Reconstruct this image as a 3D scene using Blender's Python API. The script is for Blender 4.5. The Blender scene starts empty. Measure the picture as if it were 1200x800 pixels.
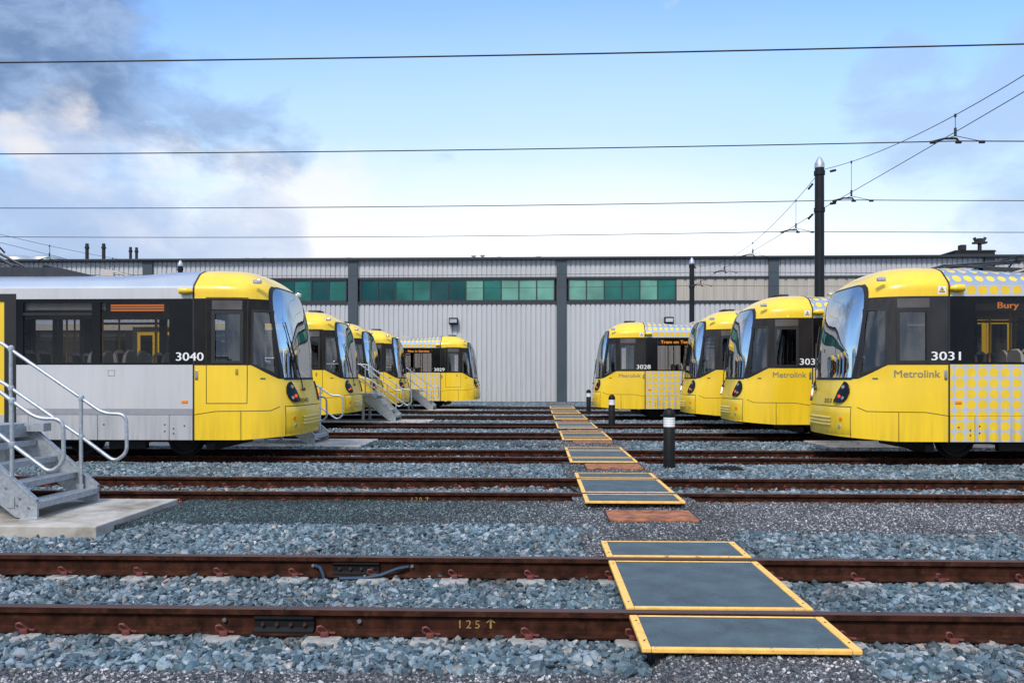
import bpy, bmesh, math, random
from mathutils import Vector, Matrix, noise as mnoise
random.seed(11)
SC = bpy.context.scene
COL = SC.collection
PI = math.pi
R = math.radians

# ------------------------------------------------------------------ camera geometry
F = 950.0            # focal length in photo pixels (1200 wide)
HZ = 442.0           # horizon row
H = 1.474            # eye height above the rail heads
T = 0.033            # tan(yaw)
CY, SY = math.cos(math.atan(T)), math.sin(math.atan(T))

def direction(px, py):
    u, v = (px-600)/F, (HZ-py)/F
    d = Vector((CY*u - SY, SY*u + CY, v))
    return d.normalized()

TRACK = [5.9, 11.15, 15.75, 20.9, 25.35, 30.4, 35.0, 40.1]
GAUGE = 0.752        # half distance of rail centres

# ------------------------------------------------------------------ object helpers
def tag(o, label=None, cat=None, group=None, kind=None):
    if label: o['label'] = label
    if cat: o['category'] = cat
    if group: o['group'] = group
    if kind: o['kind'] = kind
    return o

def empty(name, loc=(0, 0, 0), rz=0.0):
    o = bpy.data.objects.new(name, None)
    o.empty_display_size = 0.2
    o.location = loc
    o.rotation_euler = (0, 0, rz)
    COL.objects.link(o)
    return o

def link_mesh(name, me, parent=None):
    o = bpy.data.objects.new(name, me)
    COL.objects.link(o)
    if parent is not None: o.parent = parent
    return o

class MB:
    """collects vertices and faces for ONE mesh object"""
    def __init__(s): s.v = []; s.f = []
    def add(s, vs, fs):
        n = len(s.v); s.v += [tuple(p) for p in vs]; s.f += [tuple(i+n for i in f) for f in fs]; return s
    def box(s, x0, x1, y0, y1, z0, z1, ch=0.0):
        if ch <= 0:
            vs = [(x, y, z) for z in (z0, z1) for y in (y0, y1) for x in (x0, x1)]
            return s.add(vs, [(0,2,3,1),(4,5,7,6),(0,1,5,4),(2,6,7,3),(0,4,6,2),(1,3,7,5)])
        bm = bmesh.new(); bmesh.ops.create_cube(bm, size=1)
        for v in bm.verts:
            v.co = Vector(((x0+x1)/2+v.co.x*(x1-x0), (y0+y1)/2+v.co.y*(y1-y0), (z0+z1)/2+v.co.z*(z1-z0)))
        bmesh.ops.bevel(bm, geom=bm.edges[:], offset=ch, segments=2, profile=0.5, affect='EDGES')
        return s.frombm(bm)
    def frombm(s, bm):
        bm.verts.index_update()
        s.add([v.co[:] for v in bm.verts], [[v.index for v in f.verts] for f in bm.faces]); bm.free(); return s
    def tube(s, pts, r, n=8, caps=True, radii=None):
        pts = [Vector(p) for p in pts]; rings = []
        up = None
        for i, p in enumerate(pts):
            a = pts[max(0, i-1)]; b = pts[min(len(pts)-1, i+1)]
            t = (b-a).normalized()
            if up is None:
                up = Vector((0, 0, 1)) if abs(t.z) < 0.9 else Vector((1, 0, 0))
            side = t.cross(up).normalized(); up = side.cross(t).normalized()
            rr = radii[i] if radii else r
            rings.append([p + (side*math.cos(k*2*PI/n) + up*math.sin(k*2*PI/n))*rr for k in range(n)])
        vs = [q for rg in rings for q in rg]; fs = []
        for i in range(len(rings)-1):
            for k in range(n):
                a, b = i*n+k, i*n+(k+1) % n
                fs.append((a, b, b+n, a+n))
        if caps: fs += [tuple(range(n))[::-1], tuple((len(rings)-1)*n+k for k in range(n))]
        return s.add(vs, fs)
    def lathe(s, prof, c=(0, 0, 0), n=20):
        vs = []; fs = []
        for (r, z) in prof:
            for k in range(n):
                a = 2*PI*k/n; vs.append((c[0]+r*math.cos(a), c[1]+r*math.sin(a), c[2]+z))
        m = len(prof)
        for i in range(m-1):
            for k in range(n):
                a, b = i*n+k, i*n+(k+1) % n; fs.append((a, b, b+n, a+n))
        fs.append(tuple(range(n))[::-1]); fs.append(tuple((m-1)*n+k for k in range(n)))
        return s.add(vs, fs)
    def extrude(s, poly, axis, a, b):
        """polygon (p,q) extruded along x ('x': p=y,q=z) or y ('y': p=x,q=z)"""
        n = len(poly); f = (lambda t, p, q: (t, p, q)) if axis == 'x' else (lambda t, p, q: (p, t, q))
        vs = [f(a, p, q) for p, q in poly] + [f(b, p, q) for p, q in poly]
        fs = [tuple(range(n))[::-1], tuple(range(n, 2*n))] + [(i, (i+1) % n, n+(i+1) % n, n+i) for i in range(n)]
        return s.add(vs, fs)
    def mesh(s, name, mat, smooth=False, recalc=True):
        me = bpy.data.meshes.new(name); me.from_pydata(s.v, [], s.f)
        if recalc:
            bm = bmesh.new(); bm.from_mesh(me); bmesh.ops.recalc_face_normals(bm, faces=bm.faces[:]); bm.to_mesh(me); bm.free()
        me.materials.append(mat)
        if smooth:
            me.polygons.foreach_set('use_smooth', [True]*len(me.polygons))
            if smooth != 'all': me.set_sharp_from_angle(angle=R(38))
        me.update()
        return me
    def build(s, name, mat, parent=None, smooth=False):
        return link_mesh(name, s.mesh(name, mat, smooth), parent)

# ------------------------------------------------------------------ materials
def newmat(name):
    m = bpy.data.materials.new(name); m.use_nodes = True
    nt = m.node_tree; b = nt.nodes['Principled BSDF']
    return m, nt, b

def N(nt, typ, **kw):
    n = nt.nodes.new(typ)
    for k, v in kw.items():
        if k.startswith('i_'):
            n.inputs[int(k[2:]) if k[2:].isdigit() else k[2:]].default_value = v
        else: setattr(n, k, v)
    return n

def ramp(nt, stops, fac=None, interp='LINEAR'):
    n = nt.nodes.new('ShaderNodeValToRGB'); n.color_ramp.interpolation = interp
    el = n.color_ramp.elements
    while len(el) > len(stops): el.remove(el[-1])
    while len(el) < len(stops): el.new(0.5)
    for e, (p, c) in zip(el, stops):
        e.position = p; e.color = tuple(c)+(1,) if len(c) == 3 else c
    if fac is not None: nt.links.new(fac, n.inputs[0])
    return n

def mat(name, col, rough=0.5, metal=0.0, var=0.08, scale=6.0, bump=0.0, bscale=60.0, coat=0.0, stretch=None, spec=None, tint=None):
    """base colour broken up by noise; optional fine bump"""
    m, nt, b = newmat(name)
    tc = N(nt, 'ShaderNodeTexCoord'); mp = N(nt, 'ShaderNodeMapping')
    if stretch: mp.inputs['Scale'].default_value = stretch
    nt.links.new(tc.outputs['Object'], mp.inputs[0])
    nz = N(nt, 'ShaderNodeTexNoise'); nz.inputs['Scale'].default_value = scale; nz.inputs['Detail'].default_value = 5
    nt.links.new(mp.outputs[0], nz.inputs['Vector'])
    lo = tuple(max(0, c*(1-var)) for c in col); hi = tuple(min(1, c*(1+var)) for c in col)
    if tint: lo = tint
    rp = ramp(nt, [(0.32, lo), (0.68, hi)], nz.outputs['Fac'])
    nt.links.new(rp.outputs[0], b.inputs['Base Color'])
    mr = N(nt, 'ShaderNodeMapRange'); mr.inputs['To Min'].default_value = max(0.02, rough-0.07); mr.inputs['To Max'].default_value = min(1, rough+0.07)
    nt.links.new(nz.outputs['Fac'], mr.inputs['Value']); nt.links.new(mr.outputs[0], b.inputs['Roughness'])
    b.inputs['Metallic'].default_value = metal
    b.inputs['Coat Weight'].default_value = coat; b.inputs['Coat Roughness'].default_value = 0.06
    if spec is not None: b.inputs['Specular IOR Level'].default_value = spec
    if bump > 0:
        n2 = N(nt, 'ShaderNodeTexNoise'); n2.inputs['Scale'].default_value = bscale; n2.inputs['Detail'].default_value = 4
        nt.links.new(mp.outputs[0], n2.inputs['Vector'])
        bp = N(nt, 'ShaderNodeBump'); bp.inputs['Strength'].default_value = bump; bp.inputs['Distance'].default_value = 0.01
        nt.links.new(n2.outputs['Fac'], bp.inputs['Height']); nt.links.new(bp.outputs[0], b.inputs['Normal'])
    return m

def glass(name, tint, refl=1.0, rough=0.02, ior=1.5):
    m, nt, b = newmat(name); nt.nodes.remove(b)
    out = nt.nodes['Material Output']
    tr = N(nt, 'ShaderNodeBsdfTransparent'); tr.inputs[0].default_value = tuple(tint)+(1,)
    gl = N(nt, 'ShaderNodeBsdfGlossy'); gl.inputs['Roughness'].default_value = rough; gl.inputs[0].default_value = (refl, refl, refl, 1)
    fr = N(nt, 'ShaderNodeFresnel'); fr.inputs[0].default_value = ior
    # slight waviness of toughened glass
    tc = N(nt, 'ShaderNodeTexCoord'); nz = N(nt, 'ShaderNodeTexNoise'); nz.inputs['Scale'].default_value = 1.6
    nt.links.new(tc.outputs['Object'], nz.inputs['Vector'])
    bp = N(nt, 'ShaderNodeBump'); bp.inputs['Strength'].default_value = 0.12; bp.inputs['Distance'].default_value = 0.03
    nt.links.new(nz.outputs['Fac'], bp.inputs['Height']); nt.links.new(bp.outputs[0], gl.inputs['Normal'])
    mx = N(nt, 'ShaderNodeMixShader')
    nt.links.new(fr.outputs[0], mx.inputs[0]); nt.links.new(tr.outputs[0], mx.inputs[1]); nt.links.new(gl.outputs[0], mx.inputs[2])
    nt.links.new(mx.outputs[0], out.inputs['Surface'])
    return m

def led(name, col, s):
    m, nt, b = newmat(name)
    b.inputs['Base Color'].default_value = (0.1, 0.03, 0.01, 1)
    b.inputs['Emission Color'].default_value = tuple(col)+(1,); b.inputs['Emission Strength'].default_value = s
    return m

def dotted(name, base, dot, rough, metal, roof=False, zc=0.435):
    """silver paint printed with rows of yellow dots that shrink away from the cab"""
    m, nt, b = newmat(name)
    L = nt.links.new
    tc = N(nt, 'ShaderNodeTexCoord'); sp = N(nt, 'ShaderNodeSeparateXYZ'); L(tc.outputs['Object'], sp.inputs[0])
    def M(op, a, c=None, d=None):
        n = N(nt, 'ShaderNodeMath', operation=op)
        for i, q in enumerate((a, c, d)):
            if q is None: continue
            if isinstance(q, (int, float)): n.inputs[i].default_value = q
            else: L(q, n.inputs[i])
        return n.outputs[0]
    dist = M('MULTIPLY', sp.outputs[0], -1.0)
    px, pz = 0.195, 0.1875
    fx = M('SUBTRACT', M('FRACT', M('DIVIDE', M('SUBTRACT', dist, 1.943), px)), 0.5)
    if roof:
        fz = M('SUBTRACT', M('FRACT', M('DIVIDE', M('SUBTRACT', 1.31, M('ABSOLUTE', sp.outputs[1])), 0.20)), 0.5)
        fz = M('MULTIPLY', fz, 0.20)
    else:
        fz = M('MULTIPLY', M('SUBTRACT', M('FRACT', M('DIVIDE', M('SUBTRACT', sp.outputs[2], zc-pz/2), pz)), 0.5), pz)
    fx = M('MULTIPLY', fx, px)
    dd = M('SQRT', M('ADD', M('MULTIPLY', fx, fx), M('MULTIPLY', fz, fz)))
    rad = M('SUBTRACT', 0.086 if not roof else 0.072, M('MULTIPLY', M('SUBTRACT', dist, 1.9), 0.009))
    mask = M('MULTIPLY', M('SUBTRACT', rad, dd), 400.0)
    cl = N(nt, 'ShaderNodeClamp'); L(mask, cl.inputs[0])
    nz = N(nt, 'ShaderNodeTexNoise'); nz.inputs['Scale'].default_value = 4; L(tc.outputs['Object'], nz.inputs['Vector'])
    r1 = ramp(nt, [(0.3, tuple(c*0.93 for c in base)), (0.7, base)], nz.outputs['Fac'])
    r2 = ramp(nt, [(0.3, tuple(c*0.9 for c in dot)), (0.7, dot)], nz.outputs['Fac'])
    mx = N(nt, 'ShaderNodeMix', data_type='RGBA'); L(cl.outputs[0], mx.inputs['Factor']); L(r1.outputs[0], mx.inputs[6]); L(r2.outputs[0], mx.inputs[7])
    L(mx.outputs[2], b.inputs['Base Color'])
    b.inputs['Roughness'].default_value = rough
    mt = M('MULTIPLY', M('SUBTRACT', 1.0, cl.outputs[0]), metal); L(mt, b.inputs['Metallic'])
    b.inputs['Coat Weight'].default_value = 0.3
    return m

YEL = (0.86, 0.565, 0.020)
SIL = (0.57, 0.562, 0.575)
M_ = {}
M_['yellow'] = mat('yellow_paint', YEL, 0.32, 0, 0.06, 2.5, 0, coat=0.35, stretch=(1, 1, 0.35))
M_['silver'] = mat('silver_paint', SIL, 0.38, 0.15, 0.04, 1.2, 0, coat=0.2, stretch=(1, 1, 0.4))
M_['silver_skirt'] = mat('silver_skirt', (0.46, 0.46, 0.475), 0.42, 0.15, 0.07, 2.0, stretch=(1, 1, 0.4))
M_['stripe'] = mat('grey_stripe', (0.30, 0.30, 0.33), 0.45, 0.1, 0.06)
M_['roofsilver'] = mat('silver_roof', (0.46, 0.50, 0.57), 0.28, 0.6, 0.05, 1.5)
M_['dots'] = dotted('silver_with_yellow_dots', (0.54, 0.55, 0.58), YEL, 0.36, 0.12)
M_['dotroof'] = dotted('silver_roof_with_dots', (0.40, 0.46, 0.55), YEL, 0.25, 0.6, roof=True)
M_['dotsup'] = dotted('silver_upper_with_dots', (0.54, 0.55, 0.58), YEL, 0.36, 0.12, zc=3.0)
M_['band'] = mat('black_gloss_band', (0.006, 0.006, 0.007), 0.10, 0, 0.2, 3, spec=0.22)
M_['cabband'] = mat('smoked_cab_band', (0.030, 0.027, 0.027), 0.08, 0, 0.25, 2, spec=0.35)
M_['rubber'] = mat('black_rubber', (0.012, 0.012, 0.013), 0.6)
M_['gap'] = mat('panel_gap', (0.03, 0.024, 0.012), 0.8)
M_['under'] = mat('underframe_black', (0.014, 0.013, 0.013), 0.75, 0, 0.3, 8)
M_['wheel'] = mat('wheel_steel', (0.010, 0.009, 0.009), 0.8, 0.0)
M_['sideglass'] = glass('tinted_side_glass', (0.60, 0.57, 0.54), ior=1.35)
M_['cabglass'] = glass('cab_glass', (0.70, 0.68, 0.66), ior=2.0)
M_['screen'] = glass('windscreen_glass', (0.34, 0.40, 0.40), ior=7.5)
M_['interior'] = mat('interior_panel', (0.62, 0.62, 0.61), 0.6)
M_['floor'] = mat('vinyl_floor', (0.10, 0.10, 0.11), 0.6)
M_['cabwall'] = mat('cab_lining', (0.16, 0.155, 0.15), 0.6)
M_['seatshell'] = mat('seat_shell', (0.8, 0.8, 0.78), 0.5)
M_['moquette'] = mat('seat_moquette', (0.07, 0.07, 0.08), 0.9)
M_['pole'] = mat('yellow_handpole', (0.75, 0.40, 0.02), 0.4)
M_['led'] = led('amber_led', (1.0, 0.28, 0.05), 0.4)
M_['ledbright'] = led('bright_amber_led', (1.0, 0.36, 0.05), 0.8)
M_['redlamp'] = led('red_tail_lamp', (1.0, 0.05, 0.03), 0.6)
M_['lens'] = mat('clear_lens', (0.55, 0.55, 0.56), 0.08, 0.6)
M_['orange'] = mat('orange_reflector', (0.8, 0.22, 0.01), 0.3)
M_['chrome'] = mat('brushed_steel', (0.5, 0.5, 0.5), 0.3, 0.9)
M_['white'] = mat('white_vinyl', (0.8, 0.8, 0.8), 0.5, 0, 0.02)
M_['greytext'] = mat('grey_vinyl', (0.24, 0.21, 0.13), 0.5, 0, 0.05)
M_['blacktext'] = mat('black_vinyl', (0.03, 0.03, 0.03), 0.5, 0, 0.05)
M_['roofbox'] = mat('roof_equipment_grey', (0.03, 0.035, 0.045), 0.55, 0.2, 0.2, 5)
M_['beige'] = mat('pale_bracket', (0.5, 0.45, 0.4), 0.6)
M_['galv'] = mat('galvanised_steel', (0.44, 0.47, 0.50), 0.42, 0.55, 0.18, 22)
M_['galvdark'] = mat('galvanised_tread', (0.40, 0.43, 0.46), 0.5, 0.5, 0.2, 30, bump=0.3, bscale=120)
M_['concrete'] = mat('concrete', (0.40, 0.37, 0.33), 0.85, 0, 0.22, 3.0, 0.4, 40)
M_['sleeper'] = mat('sleeper_concrete', (0.30, 0.29, 0.275), 0.9, 0, 0.3, 14, 0.4, 60)
M_['rust'] = mat('rusty_rail', (0.044, 0.016, 0.010), 0.9, 0.0, 0.4, 9, 0.25, 120, tint=(0.016, 0.007, 0.005), spec=0.08)
M_['railhead'] = mat('worn_rail_head', (0.075, 0.034, 0.025), 0.5, 0.25, 0.3, 12, stretch=(0.3, 4, 4))
M_['clip'] = mat('red_oxide_clip', (0.13, 0.030, 0.026), 0.6, 0.1, 0.3, 30)
M_['plate'] = mat('rusty_plate', (0.34, 0.125, 0.050), 0.85, 0, 0.35, 7, 0.4, 160, tint=(0.16, 0.055, 0.03))
M_['mat'] = mat('grey_grit_panel', (0.064, 0.096, 0.112), 0.75, 0, 0.25, 4, 0.9, 150)
M_['edge'] = mat('yellow_edge_paint', (0.85, 0.49, 0.11), 0.55, 0, 0.14, 14)
M_['black'] = mat('black_plastic', (0.009, 0.009, 0.010), 0.55, 0, 0.2, 8, spec=0.2)
M_['cable'] = mat('blue_cable', (0.012, 0.04, 0.08), 0.5)
M_['bandwhite'] = mat('white_reflective_band', (0.72, 0.74, 0.72), 0.4, 0, 0.04)
M_['marker'] = mat('yellow_crayon', (0.34, 0.22, 0.07), 0.85, 0, 0.5, 60)
M_['polepaint'] = mat('slate_grey_pole', (0.010, 0.012, 0.015), 0.55, 0.0, 0.15, 3, spec=.25)
M_['wire'] = mat('dark_wire', (0.02, 0.02, 0.022), 0.6, 0.3)
M_['clad'] = mat('pale_grey_cladding', (0.475, 0.48, 0.505), 0.5, 0.0, 0.05, 0.5, stretch=(1, 1, 0.15))
M_['cladlow'] = M_['clad']
M_['cladbeige'] = mat('beige_cladding', (0.42, 0.38, 0.33), 0.6, 0, 0.10, 1.5, stretch=(2, 1, 0.2))
M_['slate'] = mat('slate_blue_column', (0.048, 0.066, 0.085), 0.5, 0.1, 0.08, 1.0)
M_['frame'] = mat('dark_window_frame', (0.030, 0.036, 0.042), 0.45, 0.2)
M_['roofing'] = mat('dark_roofing', (0.05, 0.055, 0.06), 0.6)
M_['soot'] = mat('sooty_metal', (0.012, 0.012, 0.013), 0.7)

# window panes of the depot: green solar glass, each pane bows a little; pale ones have cloud reflections painted in
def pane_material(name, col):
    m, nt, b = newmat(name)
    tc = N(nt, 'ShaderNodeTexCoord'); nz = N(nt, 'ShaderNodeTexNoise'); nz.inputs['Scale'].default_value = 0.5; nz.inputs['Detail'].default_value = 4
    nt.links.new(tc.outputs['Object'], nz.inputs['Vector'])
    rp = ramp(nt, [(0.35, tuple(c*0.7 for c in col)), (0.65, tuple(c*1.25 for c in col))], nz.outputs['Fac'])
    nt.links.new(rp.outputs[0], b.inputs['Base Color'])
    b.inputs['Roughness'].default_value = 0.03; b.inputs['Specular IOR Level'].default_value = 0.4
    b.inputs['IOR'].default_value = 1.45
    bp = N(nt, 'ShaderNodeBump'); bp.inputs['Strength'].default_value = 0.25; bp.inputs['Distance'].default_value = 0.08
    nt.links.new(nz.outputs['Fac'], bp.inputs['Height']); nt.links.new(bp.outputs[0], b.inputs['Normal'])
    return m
PANES = [pane_material('teal_pane', (0.005, 0.062, 0.066)), pane_material('green_pane', (0.018, 0.135, 0.115)), pane_material('pale_reflection_pane', (0.13, 0.31, 0.25))]

def grime(m, col=(0.10, 0.085, 0.06), amount=.5, ztop=1.0):
    nt = m.node_tree; b = nt.nodes['Principled BSDF']; src = b.inputs['Base Color'].links[0].from_socket
    tc = N(nt, 'ShaderNodeTexCoord'); mp = N(nt, 'ShaderNodeMapping'); mp.inputs['Scale'].default_value = (9, 9, .55); nt.links.new(tc.outputs['Object'], mp.inputs[0])
    nz = N(nt, 'ShaderNodeTexNoise'); nz.inputs['Scale'].default_value = 1.0; nz.inputs['Detail'].default_value = 8; nz.inputs['Roughness'].default_value = .65; nt.links.new(mp.outputs[0], nz.inputs['Vector'])
    sp = N(nt, 'ShaderNodeSeparateXYZ'); nt.links.new(tc.outputs['Object'], sp.inputs[0])
    mr = N(nt, 'ShaderNodeMapRange'); mr.inputs['From Min'].default_value = ztop; mr.inputs['From Max'].default_value = .30; nt.links.new(sp.outputs[2], mr.inputs['Value'])
    st = N(nt, 'ShaderNodeMapRange', interpolation_type='SMOOTHSTEP'); st.inputs['From Min'].default_value = .42; st.inputs['From Max'].default_value = .75; nt.links.new(nz.outputs['Fac'], st.inputs['Value'])
    ad = N(nt, 'ShaderNodeMath', operation='MULTIPLY_ADD'); nt.links.new(mr.outputs[0], ad.inputs[0]); ad.inputs[1].default_value = .8; ad.inputs[2].default_value = .18
    ml = N(nt, 'ShaderNodeMath', operation='MULTIPLY'); nt.links.new(ad.outputs[0], ml.inputs[0]); nt.links.new(st.outputs[0], ml.inputs[1])
    m2 = N(nt, 'ShaderNodeMath', operation='MULTIPLY'); m2.use_clamp = True; nt.links.new(ml.outputs[0], m2.inputs[0]); m2.inputs[1].default_value = amount
    mx = N(nt, 'ShaderNodeMix', data_type='RGBA'); nt.links.new(m2.outputs[0], mx.inputs['Factor']); nt.links.new(src, mx.inputs[6]); mx.inputs[7].default_value = col+(1,)
    nt.links.new(mx.outputs[2], b.inputs['Base Color'])
for k_ in ('yellow', 'silver', 'silver_skirt', 'dots'): grime(M_[k_], amount=.36 if k_ == 'yellow' else .5)
grime(M_['clad'], (0.22, 0.22, 0.22), .35, 5.0)
def chips(m, col, lo, hi, scale):
    nt = m.node_tree; b = nt.nodes['Principled BSDF']; src = b.inputs['Base Color'].links[0].from_socket
    tc = N(nt, 'ShaderNodeTexCoord'); nz = N(nt, 'ShaderNodeTexNoise'); nz.inputs['Scale'].default_value = scale; nz.inputs['Detail'].default_value = 8; nz.inputs['Roughness'].default_value = .7
    oi = N(nt, 'ShaderNodeObjectInfo'); av = N(nt, 'ShaderNodeVectorMath', operation='ADD'); nt.links.new(tc.outputs['Object'], av.inputs[0]); nt.links.new(oi.outputs['Location'], av.inputs[1]); nt.links.new(av.outputs[0], nz.inputs['Vector'])
    st = N(nt, 'ShaderNodeMapRange'); st.inputs['From Min'].default_value = lo; st.inputs['From Max'].default_value = hi; nt.links.new(nz.outputs['Fac'], st.inputs['Value'])
    mx = N(nt, 'ShaderNodeMix', data_type='RGBA'); nt.links.new(st.outputs[0], mx.inputs['Factor']); nt.links.new(src, mx.inputs[6]); mx.inputs[7].default_value = col+(1,)
    nt.links.new(mx.outputs[2], b.inputs['Base Color'])
chips(M_['edge'], (0.16, 0.10, 0.05), .60, .68, 9)
chips(M_['mat'], (0.035, 0.045, 0.055), .54, .74, 2.6)
chips(M_['mat'], (0.15, 0.18, 0.19), .58, .70, 70)
chips(M_['concrete'], (0.19, 0.155, 0.12), .50, .66, 1.1)
chips(M_['rust'], (0.085, 0.036, 0.020), .54, .72, 7)

# ------------------------------------------------------------------ tram surface
NEX = 3.5            # super-ellipse exponent of the cab plan
SEAM = 1.85          # cab length
HW = 1.325           # half width
def interp(tab, x):
    if x <= tab[0][0]: return tab[0][1]
    if x >= tab[-1][0]: return tab[-1][1]
    for i in range(len(tab)-1):
        x0, y0 = tab[i]; x1, y1 = tab[i+1]
        if x <= x1:
            def sl(k):
                if k <= 0 or k >= len(tab)-1:
                    k = min(max(k, 0), len(tab)-2); return (tab[k+1][1]-tab[k][1])/(tab[k+1][0]-tab[k][0])
                return (tab[k+1][1]-tab[k-1][1])/(tab[k+1][0]-tab[k-1][0])
            h = x1-x0; t = (x-x0)/h; m0, m1 = sl(i)*h, sl(i+1)*h
            return (2*t**3-3*t**2+1)*y0 + (t**3-2*t**2+t)*m0 + (-2*t**3+3*t**2)*y1 + (t**3-t**2)*m1
D0 = [(.30, .015), (.60, 0), (.90, .01), (1.15, .05), (1.30, .09), (1.45, .13), (2.09, .165), (2.745, .285), (3.12, .45), (3.35, .74), (3.47, 1.04), (3.53, 1.5)]
def d0(z): return interp(D0, z)+.07
CABSEC = [(3.08, 1.325), (3.14, 1.295), (3.36, 1.05), (3.45, .80), (3.50, .45), (3.53, 0.0)]
def lin(tab, x):
    if x <= tab[0][0]: return tab[0][1]
    for (a, b), (c, d) in zip(tab, tab[1:]):
        if x <= c: return b+(d-b)*(x-a)/(c-a)
    return tab[-1][1]
def bw(z): return lin(CABSEC, z)
def wside(d, z):
    if d >= SEAM: return bw(z)
    L = SEAM-d0(z); q = max(0.0, min(1.0, (SEAM-d)/L))
    return bw(z)*(max(0.0, 1-q**NEX))**(1/NEX)
def dfront(w, z):
    L = SEAM-d0(z); b = bw(z); q = min(1.0, abs(w)/b)
    return d0(z) + L*(1-(1-q**NEX)**(1/NEX))
def theta_pt(th, z):
    L = SEAM-d0(z); s, c = math.sin(th), math.cos(th)
    w = bw(z)*math.copysign(abs(s)**(2/NEX), s)
    return (-(d0(z)+L*(1-max(0, c)**(2/NEX))), w, z)
def theta_of_d(d, z):
    L = SEAM-d0(z); return math.acos(max(-1, min(1, max(0.0, 1-(d-d0(z))/L)**(NEX/2))))
def aline(z): return .34+.25*(z-1.45)/1.72
def belt(d): return 1.70 if d >= .80 else (1.445 if d <= .37 else 1.445+(d-.37)/.43*.255)
def zbot(d): return lin([(0, .42), (.35, .395), (1.0, .345), (2, .345)], d)

def side_map(side, off=0.0):
    def f(d, z):
        w = wside(d, z)
        e = 0.004
        dw = (wside(d+e, z)-wside(d-e, z))/(2*e) if d < SEAM-e else 0.0
        dw = max(-3, min(3, dw)); ln = math.sqrt(1+dw*dw)
        return (-(d-off*dw/ln), side*(w+off/ln), z)
    return f
def front_map(off=0.0):
    def f(w, z):
        d = dfront(w, z); e = 0.004
        dd = (dfront(w+e, z)-dfront(w-e, z))/(2*e); ln = math.sqrt(1+dd*dd)
        return (-(d-off/ln), w+off*dd/ln, z)
    return f

def inpoly(p, poly):
    x, y = p; r = False; n = len(poly)
    for i in range(n):
        x0, y0 = poly[i]; x1, y1 = poly[(i+1) % n]
        if (y0 > y) != (y1 > y) and x < (x1-x0)*(y-y0)/(y1-y0)+x0: r = not r
    return r

def patch(mb, outer, holes, fmap, res=0.08, flat=False):
    """polygon with holes in a parameter plane, gridded, cut and laid on a curved surface"""
    xs = [p[0] for p in outer]; ys = [p[1] for p in outer]
    bm = bmesh.new()
    x0, x1, y0, y1 = min(xs), max(xs), min(ys), max(ys)
    nx = 1 if flat else max(1, int((x1-x0)/res)); ny = 1 if flat else max(1, int((y1-y0)/res))
    g = [[bm.verts.new((x0+(x1-x0)*i/nx, y0+(y1-y0)*j/ny, 0)) for i in range(nx+1)] for j in range(ny+1)]
    for j in range(ny):
        for i in range(nx): bm.faces.new((g[j][i], g[j][i+1], g[j+1][i+1], g[j+1][i]))
    for poly in [outer]+holes:
        n = len(poly)
        for i in range(n):
            a, b = Vector(poly[i]), Vector(poly[(i+1) % n]); e = b-a
            if e.length < 1e-6: continue
            bmesh.ops.bisect_plane(bm, geom=bm.verts[:]+bm.edges[:]+bm.faces[:], dist=1e-5, plane_co=(a.x, a.y, 0), plane_no=(-e.y, e.x, 0))
    kill = []
    for f in bm.faces:
        c = f.calc_center_median(); q = (c.x, c.y)
        if not inpoly(q, outer) or any(inpoly(q, h) for h in holes): kill.append(f)
    bmesh.ops.delete(bm, geom=kill, context='FACES')
    for v in bm.verts: v.co = Vector(fmap(v.co.x, v.co.y))
    return mb.frombm(bm)

def strip(mb, pts, width, fmap, step=0.06):
    """a thin line drawn on a surface"""
    for (a, b) in zip(pts, pts[1:]):
        a, b = Vector(a), Vector(b); e = (b-a); n = max(1, int(e.length/step)); t = e.normalized(); nn = Vector((-t.y, t.x))*width/2
        vs = []; a2, b2 = a-t*width/2, b+t*width/2
        for i in range(n+1):
            p = a2+(b2-a2)*i/n
            vs += [fmap(*(p+nn)), fmap(*(p-nn))]
        mb.add(vs, [(2*i, 2*i+1, 2*i+3, 2*i+2) for i in range(n)])

def rect(d0_, d1_, z0, z1): return [(d0_, z0), (d1_, z0), (d1_, z1), (d0_, z1)]

def text_polys(s, size, spacing=1.0):
    cu = bpy.data.curves.new('txt', 'FONT'); cu.body = s; cu.size = size; cu.space_character = spacing
    cu.resolution_u = 3
    o = bpy.data.objects.new('txt', cu); COL.objects.link(o)
    dg = bpy.context.evaluated_depsgraph_get()
    me = bpy.data.meshes.new_from_object(o.evaluated_get(dg))
    vs = [tuple(v.co) for v in me.vertices]; fs = [tuple(p.vertices) for p in me.polygons]
    bpy.data.objects.remove(o); bpy.data.curves.remove(cu); bpy.data.meshes.remove(me)
    return vs, fs

def text_on(name, s, mtl, parent, size, fmap, a0, b0, sgn, width=None, bold=0.0, slant=0.0):
    """text laid on a surface: text x runs along sgn*a from a0, text y along b from b0"""
    vs, fs = text_polys(s, size)
    xs = [v[0] for v in vs]; w = max(xs)-min(xs); x0 = min(xs)
    k = (width/w) if width else 1.0
    mb = MB()
    for ox in ((0.0,) if not bold else (-bold, bold)):
        off = 0.0005 if ox > 0 else 0.0
        pts = []
        for v in vs:
            p = Vector(fmap(a0+sgn*((v[0]-x0)*k+ox), b0+v[1]))
            p.y += math.copysign(off, p.y); pts.append(p)
        mb.add(pts, fs)
    me = mb.mesh(name, mtl, recalc=False)
    return link_mesh(name, me, parent)

# ---- cached tram meshes
CACHE = {}
def cached(key, fn):
    if key not in CACHE: CACHE[key] = fn()
    return CACHE[key]

BODY_END = 12.6
BAYS = [(2.30, 3.56), (3.72, 4.99), (6.86, 8.12), (8.28, 9.54), (9.70, 10.96)]
DOOR = (5.24, 6.62)
ZB, ZT = 1.70, 2.89

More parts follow.
